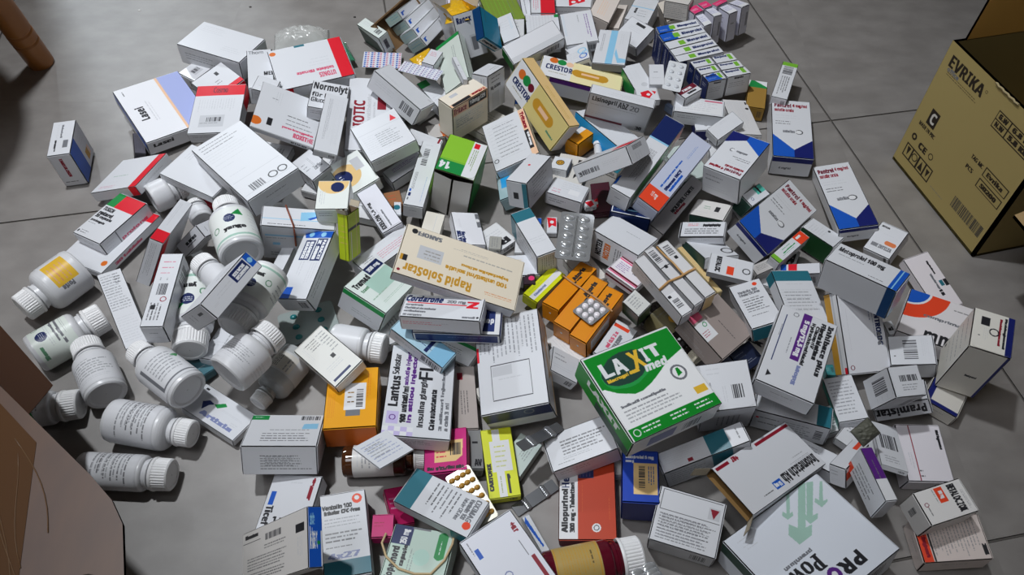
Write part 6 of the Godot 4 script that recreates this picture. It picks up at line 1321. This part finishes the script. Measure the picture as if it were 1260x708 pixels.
	carton("half buried carton under the white screw capped bottle end resting on the amber yellow carton", Vector3(-0.1352, 0.0011, -0.5114), Vector3(-0.7, -55.8, 0.2), Vector3(48.9, 11.5, 36.3), {"F": "l 10,20,60,40 e 4", "base": "e0e1e3"})
	carton("half buried carton under the navy carton with white lettering beneath the red ruled long carton", Vector3(-0.0611, 0.0009, -0.4806), Vector3(-0.1, -28, 0.1), Vector3(49.5, 10.9, 26.1), {"F": "r 0,0,100,18 G;l 10,40,60,30 e 3", "base": "e0e1e3"})
	carton("half buried carton under the brownish carton standing in shade beside the lilac emblem carton", Vector3(-0.0068, 0.0012, -0.4297), Vector3(0.3, -152.9, 0.7), Vector3(56.9, 11.2, 28.6), {"F": "b0 8,10,50,24 k Rx;l 8,50,70,30 c 3", "base": "d5d2cc"})
	carton("half buried carton under the yellow lime and white carton beside the orange cartons", Vector3(0.0629, 0.0009, -0.483), Vector3(-0.2, -52.5, 0.2), Vector3(47.6, 10.7, 28.6), {"F": "b0 8,10,50,24 k Rx;l 8,50,70,30 c 3", "base": "e0e1e3"})
	carton("half buried carton under the navy carton lost in the shade below the teal footed carton", Vector3(0.2674, 0.0016, -0.4856), Vector3(-0.3, -37.4, 1.7), Vector3(46.7, 11.4, 34.8), {"F": "b0 8,10,50,24 k Rx;l 8,50,70,30 c 3", "base": "d5d2cc"})
	carton("half buried carton under the small teal carton corner below the purple banded carton", Vector3(0.333, 0.0012, -0.4986), Vector3(1.1, -132.6, 0.2), Vector3(61.3, 10.7, 31.2), {"F": "b0 8,10,50,24 k Rx;l 8,50,70,30 c 3", "base": "d5d2cc"})
	carton("half buried carton under the bright blue carton with a cream barcode sticker", Vector3(0.2149, 0.001, -0.4327), Vector3(0.4, -142.9, 0.2), Vector3(55.6, 13, 25.5), {"F": "l 10,20,60,40 e 4", "base": "e0e1e3"})
	carton("half buried carton under the grey empty blister strip beside the yellow lime carton", Vector3(0.1073, 0.0011, -0.3579), Vector3(0.7, -87.9, -0.2), Vector3(44.4, 10.3, 27.3), {"F": "r 0,0,100,18 p;l 10,40,60,30 e 3", "base": "d5d2cc"})
	carton("half buried carton under the bright yellow lime carton with a crinkled white sticker across it", Vector3(0.0107, 0.0012, -0.3557), Vector3(1, -122.2, 0.6), Vector3(40.9, 10.6, 26), {"F": "l 10,20,60,40 e 4", "base": "c9d6d2"})
	carton("half buried carton under the white carton lying under the carton with the dark red rule", Vector3(0.3168, 0.0015, -0.3961), Vector3(-1.4, -160.8, -0.8), Vector3(54.1, 13, 28.5), {"F": "l 10,20,60,40 e 4", "base": "e0e1e3"})
	carton("half buried carton under the white carton with an orange mark behind the purple edged carton", Vector3(0.3501, 0.0112, -0.3741), Vector3(-0.2, -43.7, 2.8), Vector3(37.7, 10.1, 35), {"F": "l 10,20,60,40 e 4", "base": "d8d9dc"})
	carton("half buried carton under the clear blister card with amber capsules beneath the handwritten carton", Vector3(-0.0676, 0.0011, -0.3277), Vector3(0.6, -109.5, 0.4), Vector3(45.1, 13, 28.5), {"F": "r 0,0,100,18 p;l 10,40,60,30 e 3", "base": "d5d2cc"})
	carton("half buried carton under the grey plastic tablet tray lying on the floor in the gap", Vector3(-0.0302, 0.0015, -0.6369), Vector3(-0.8, -137.4, -0.9), Vector3(60.7, 9.3, 39.2), {"F": "b0 8,10,50,24 k Rx;l 8,50,70,30 c 3", "base": "e0e1e3"})
	band("brown rubber band round the carton with the pale blue wave", [Vector3(-0.2596, 0.0788, -0.6295), Vector3(-0.2528, 0.076, -0.6153), Vector3(-0.2466, 0.0734, -0.6021), Vector3(-0.2483, 0.0573, -0.6013), Vector3(-0.2514, 0.0388, -0.6033)], "8a4a34", 0.0011)
	band("thin tan rubber band across the three orange cartons", [Vector3(0.0575, 0.0395, -0.5636), Vector3(0.0658, 0.0407, -0.5542), Vector3(0.0818, 0.0454, -0.5366), Vector3(0.0971, 0.0447, -0.5241), Vector3(0.1089, 0.0451, -0.5099)], "b98a5a", 0.0011)
	band("tan rubber band crossing the pair of grey white cartons", [Vector3(0.1513, 0.0924, -0.5029), Vector3(0.1613, 0.0944, -0.5123), Vector3(0.1741, 0.0952, -0.5185), Vector3(0.1834, 0.0953, -0.5254), Vector3(0.1915, 0.0958, -0.5301)], "c79a62", 0.0013)
	band("second tan rubber band crossing the pair of grey white cartons", [Vector3(0.1526, 0.1004, -0.5549), Vector3(0.1604, 0.0989, -0.5443), Vector3(0.1686, 0.096, -0.5369), Vector3(0.1783, 0.0949, -0.5213)], "c79a62", 0.0011)
	band("cream rubber band looped over the mint green carton", [Vector3(-0.11, 0.0303, -0.267), Vector3(-0.1126, 0.0306, -0.2581), Vector3(-0.1075, 0.0315, -0.2457), Vector3(-0.0955, 0.0326, -0.2349), Vector3(-0.0808, 0.0334, -0.2301), Vector3(-0.0667, 0.0341, -0.2301), Vector3(-0.0557, 0.0339, -0.2421), Vector3(-0.0495, 0.0334, -0.2568), Vector3(-0.0483, 0.033, -0.2663)], "cdb48a", 0.0011)
	tray("brown cardboard tray packed with four white cartons at the far edge", Vector3(-0.1768, 0.0098, -1.0843), Vector3(49.2, 62.4, 0.3), Vector3(101.6, 14, 71.9))
	sachet("yellow sachet nearest the front of the open white carton", Vector3(-0.0844, 0.0792, -1.0102), Vector3(-10, 0, 12))
	sachet("yellow sachet in the middle of the open white carton", Vector3(-0.085, 0.0762, -1.0266), Vector3(-2, 30, 3))
	sachet("yellow sachet nearest the back of the open white carton", Vector3(-0.0856, 0.0731, -1.043), Vector3(6, 60, -6))
	sachet("yellow sachet lying on top of the open white carton", Vector3(-0.0862, 0.0701, -1.0595), Vector3(14, 90, -15))
	sachet("yellow sachet fallen below the tray of four cartons", Vector3(-0.1342, 0.03, -0.9812), Vector3(10, 40, 8))
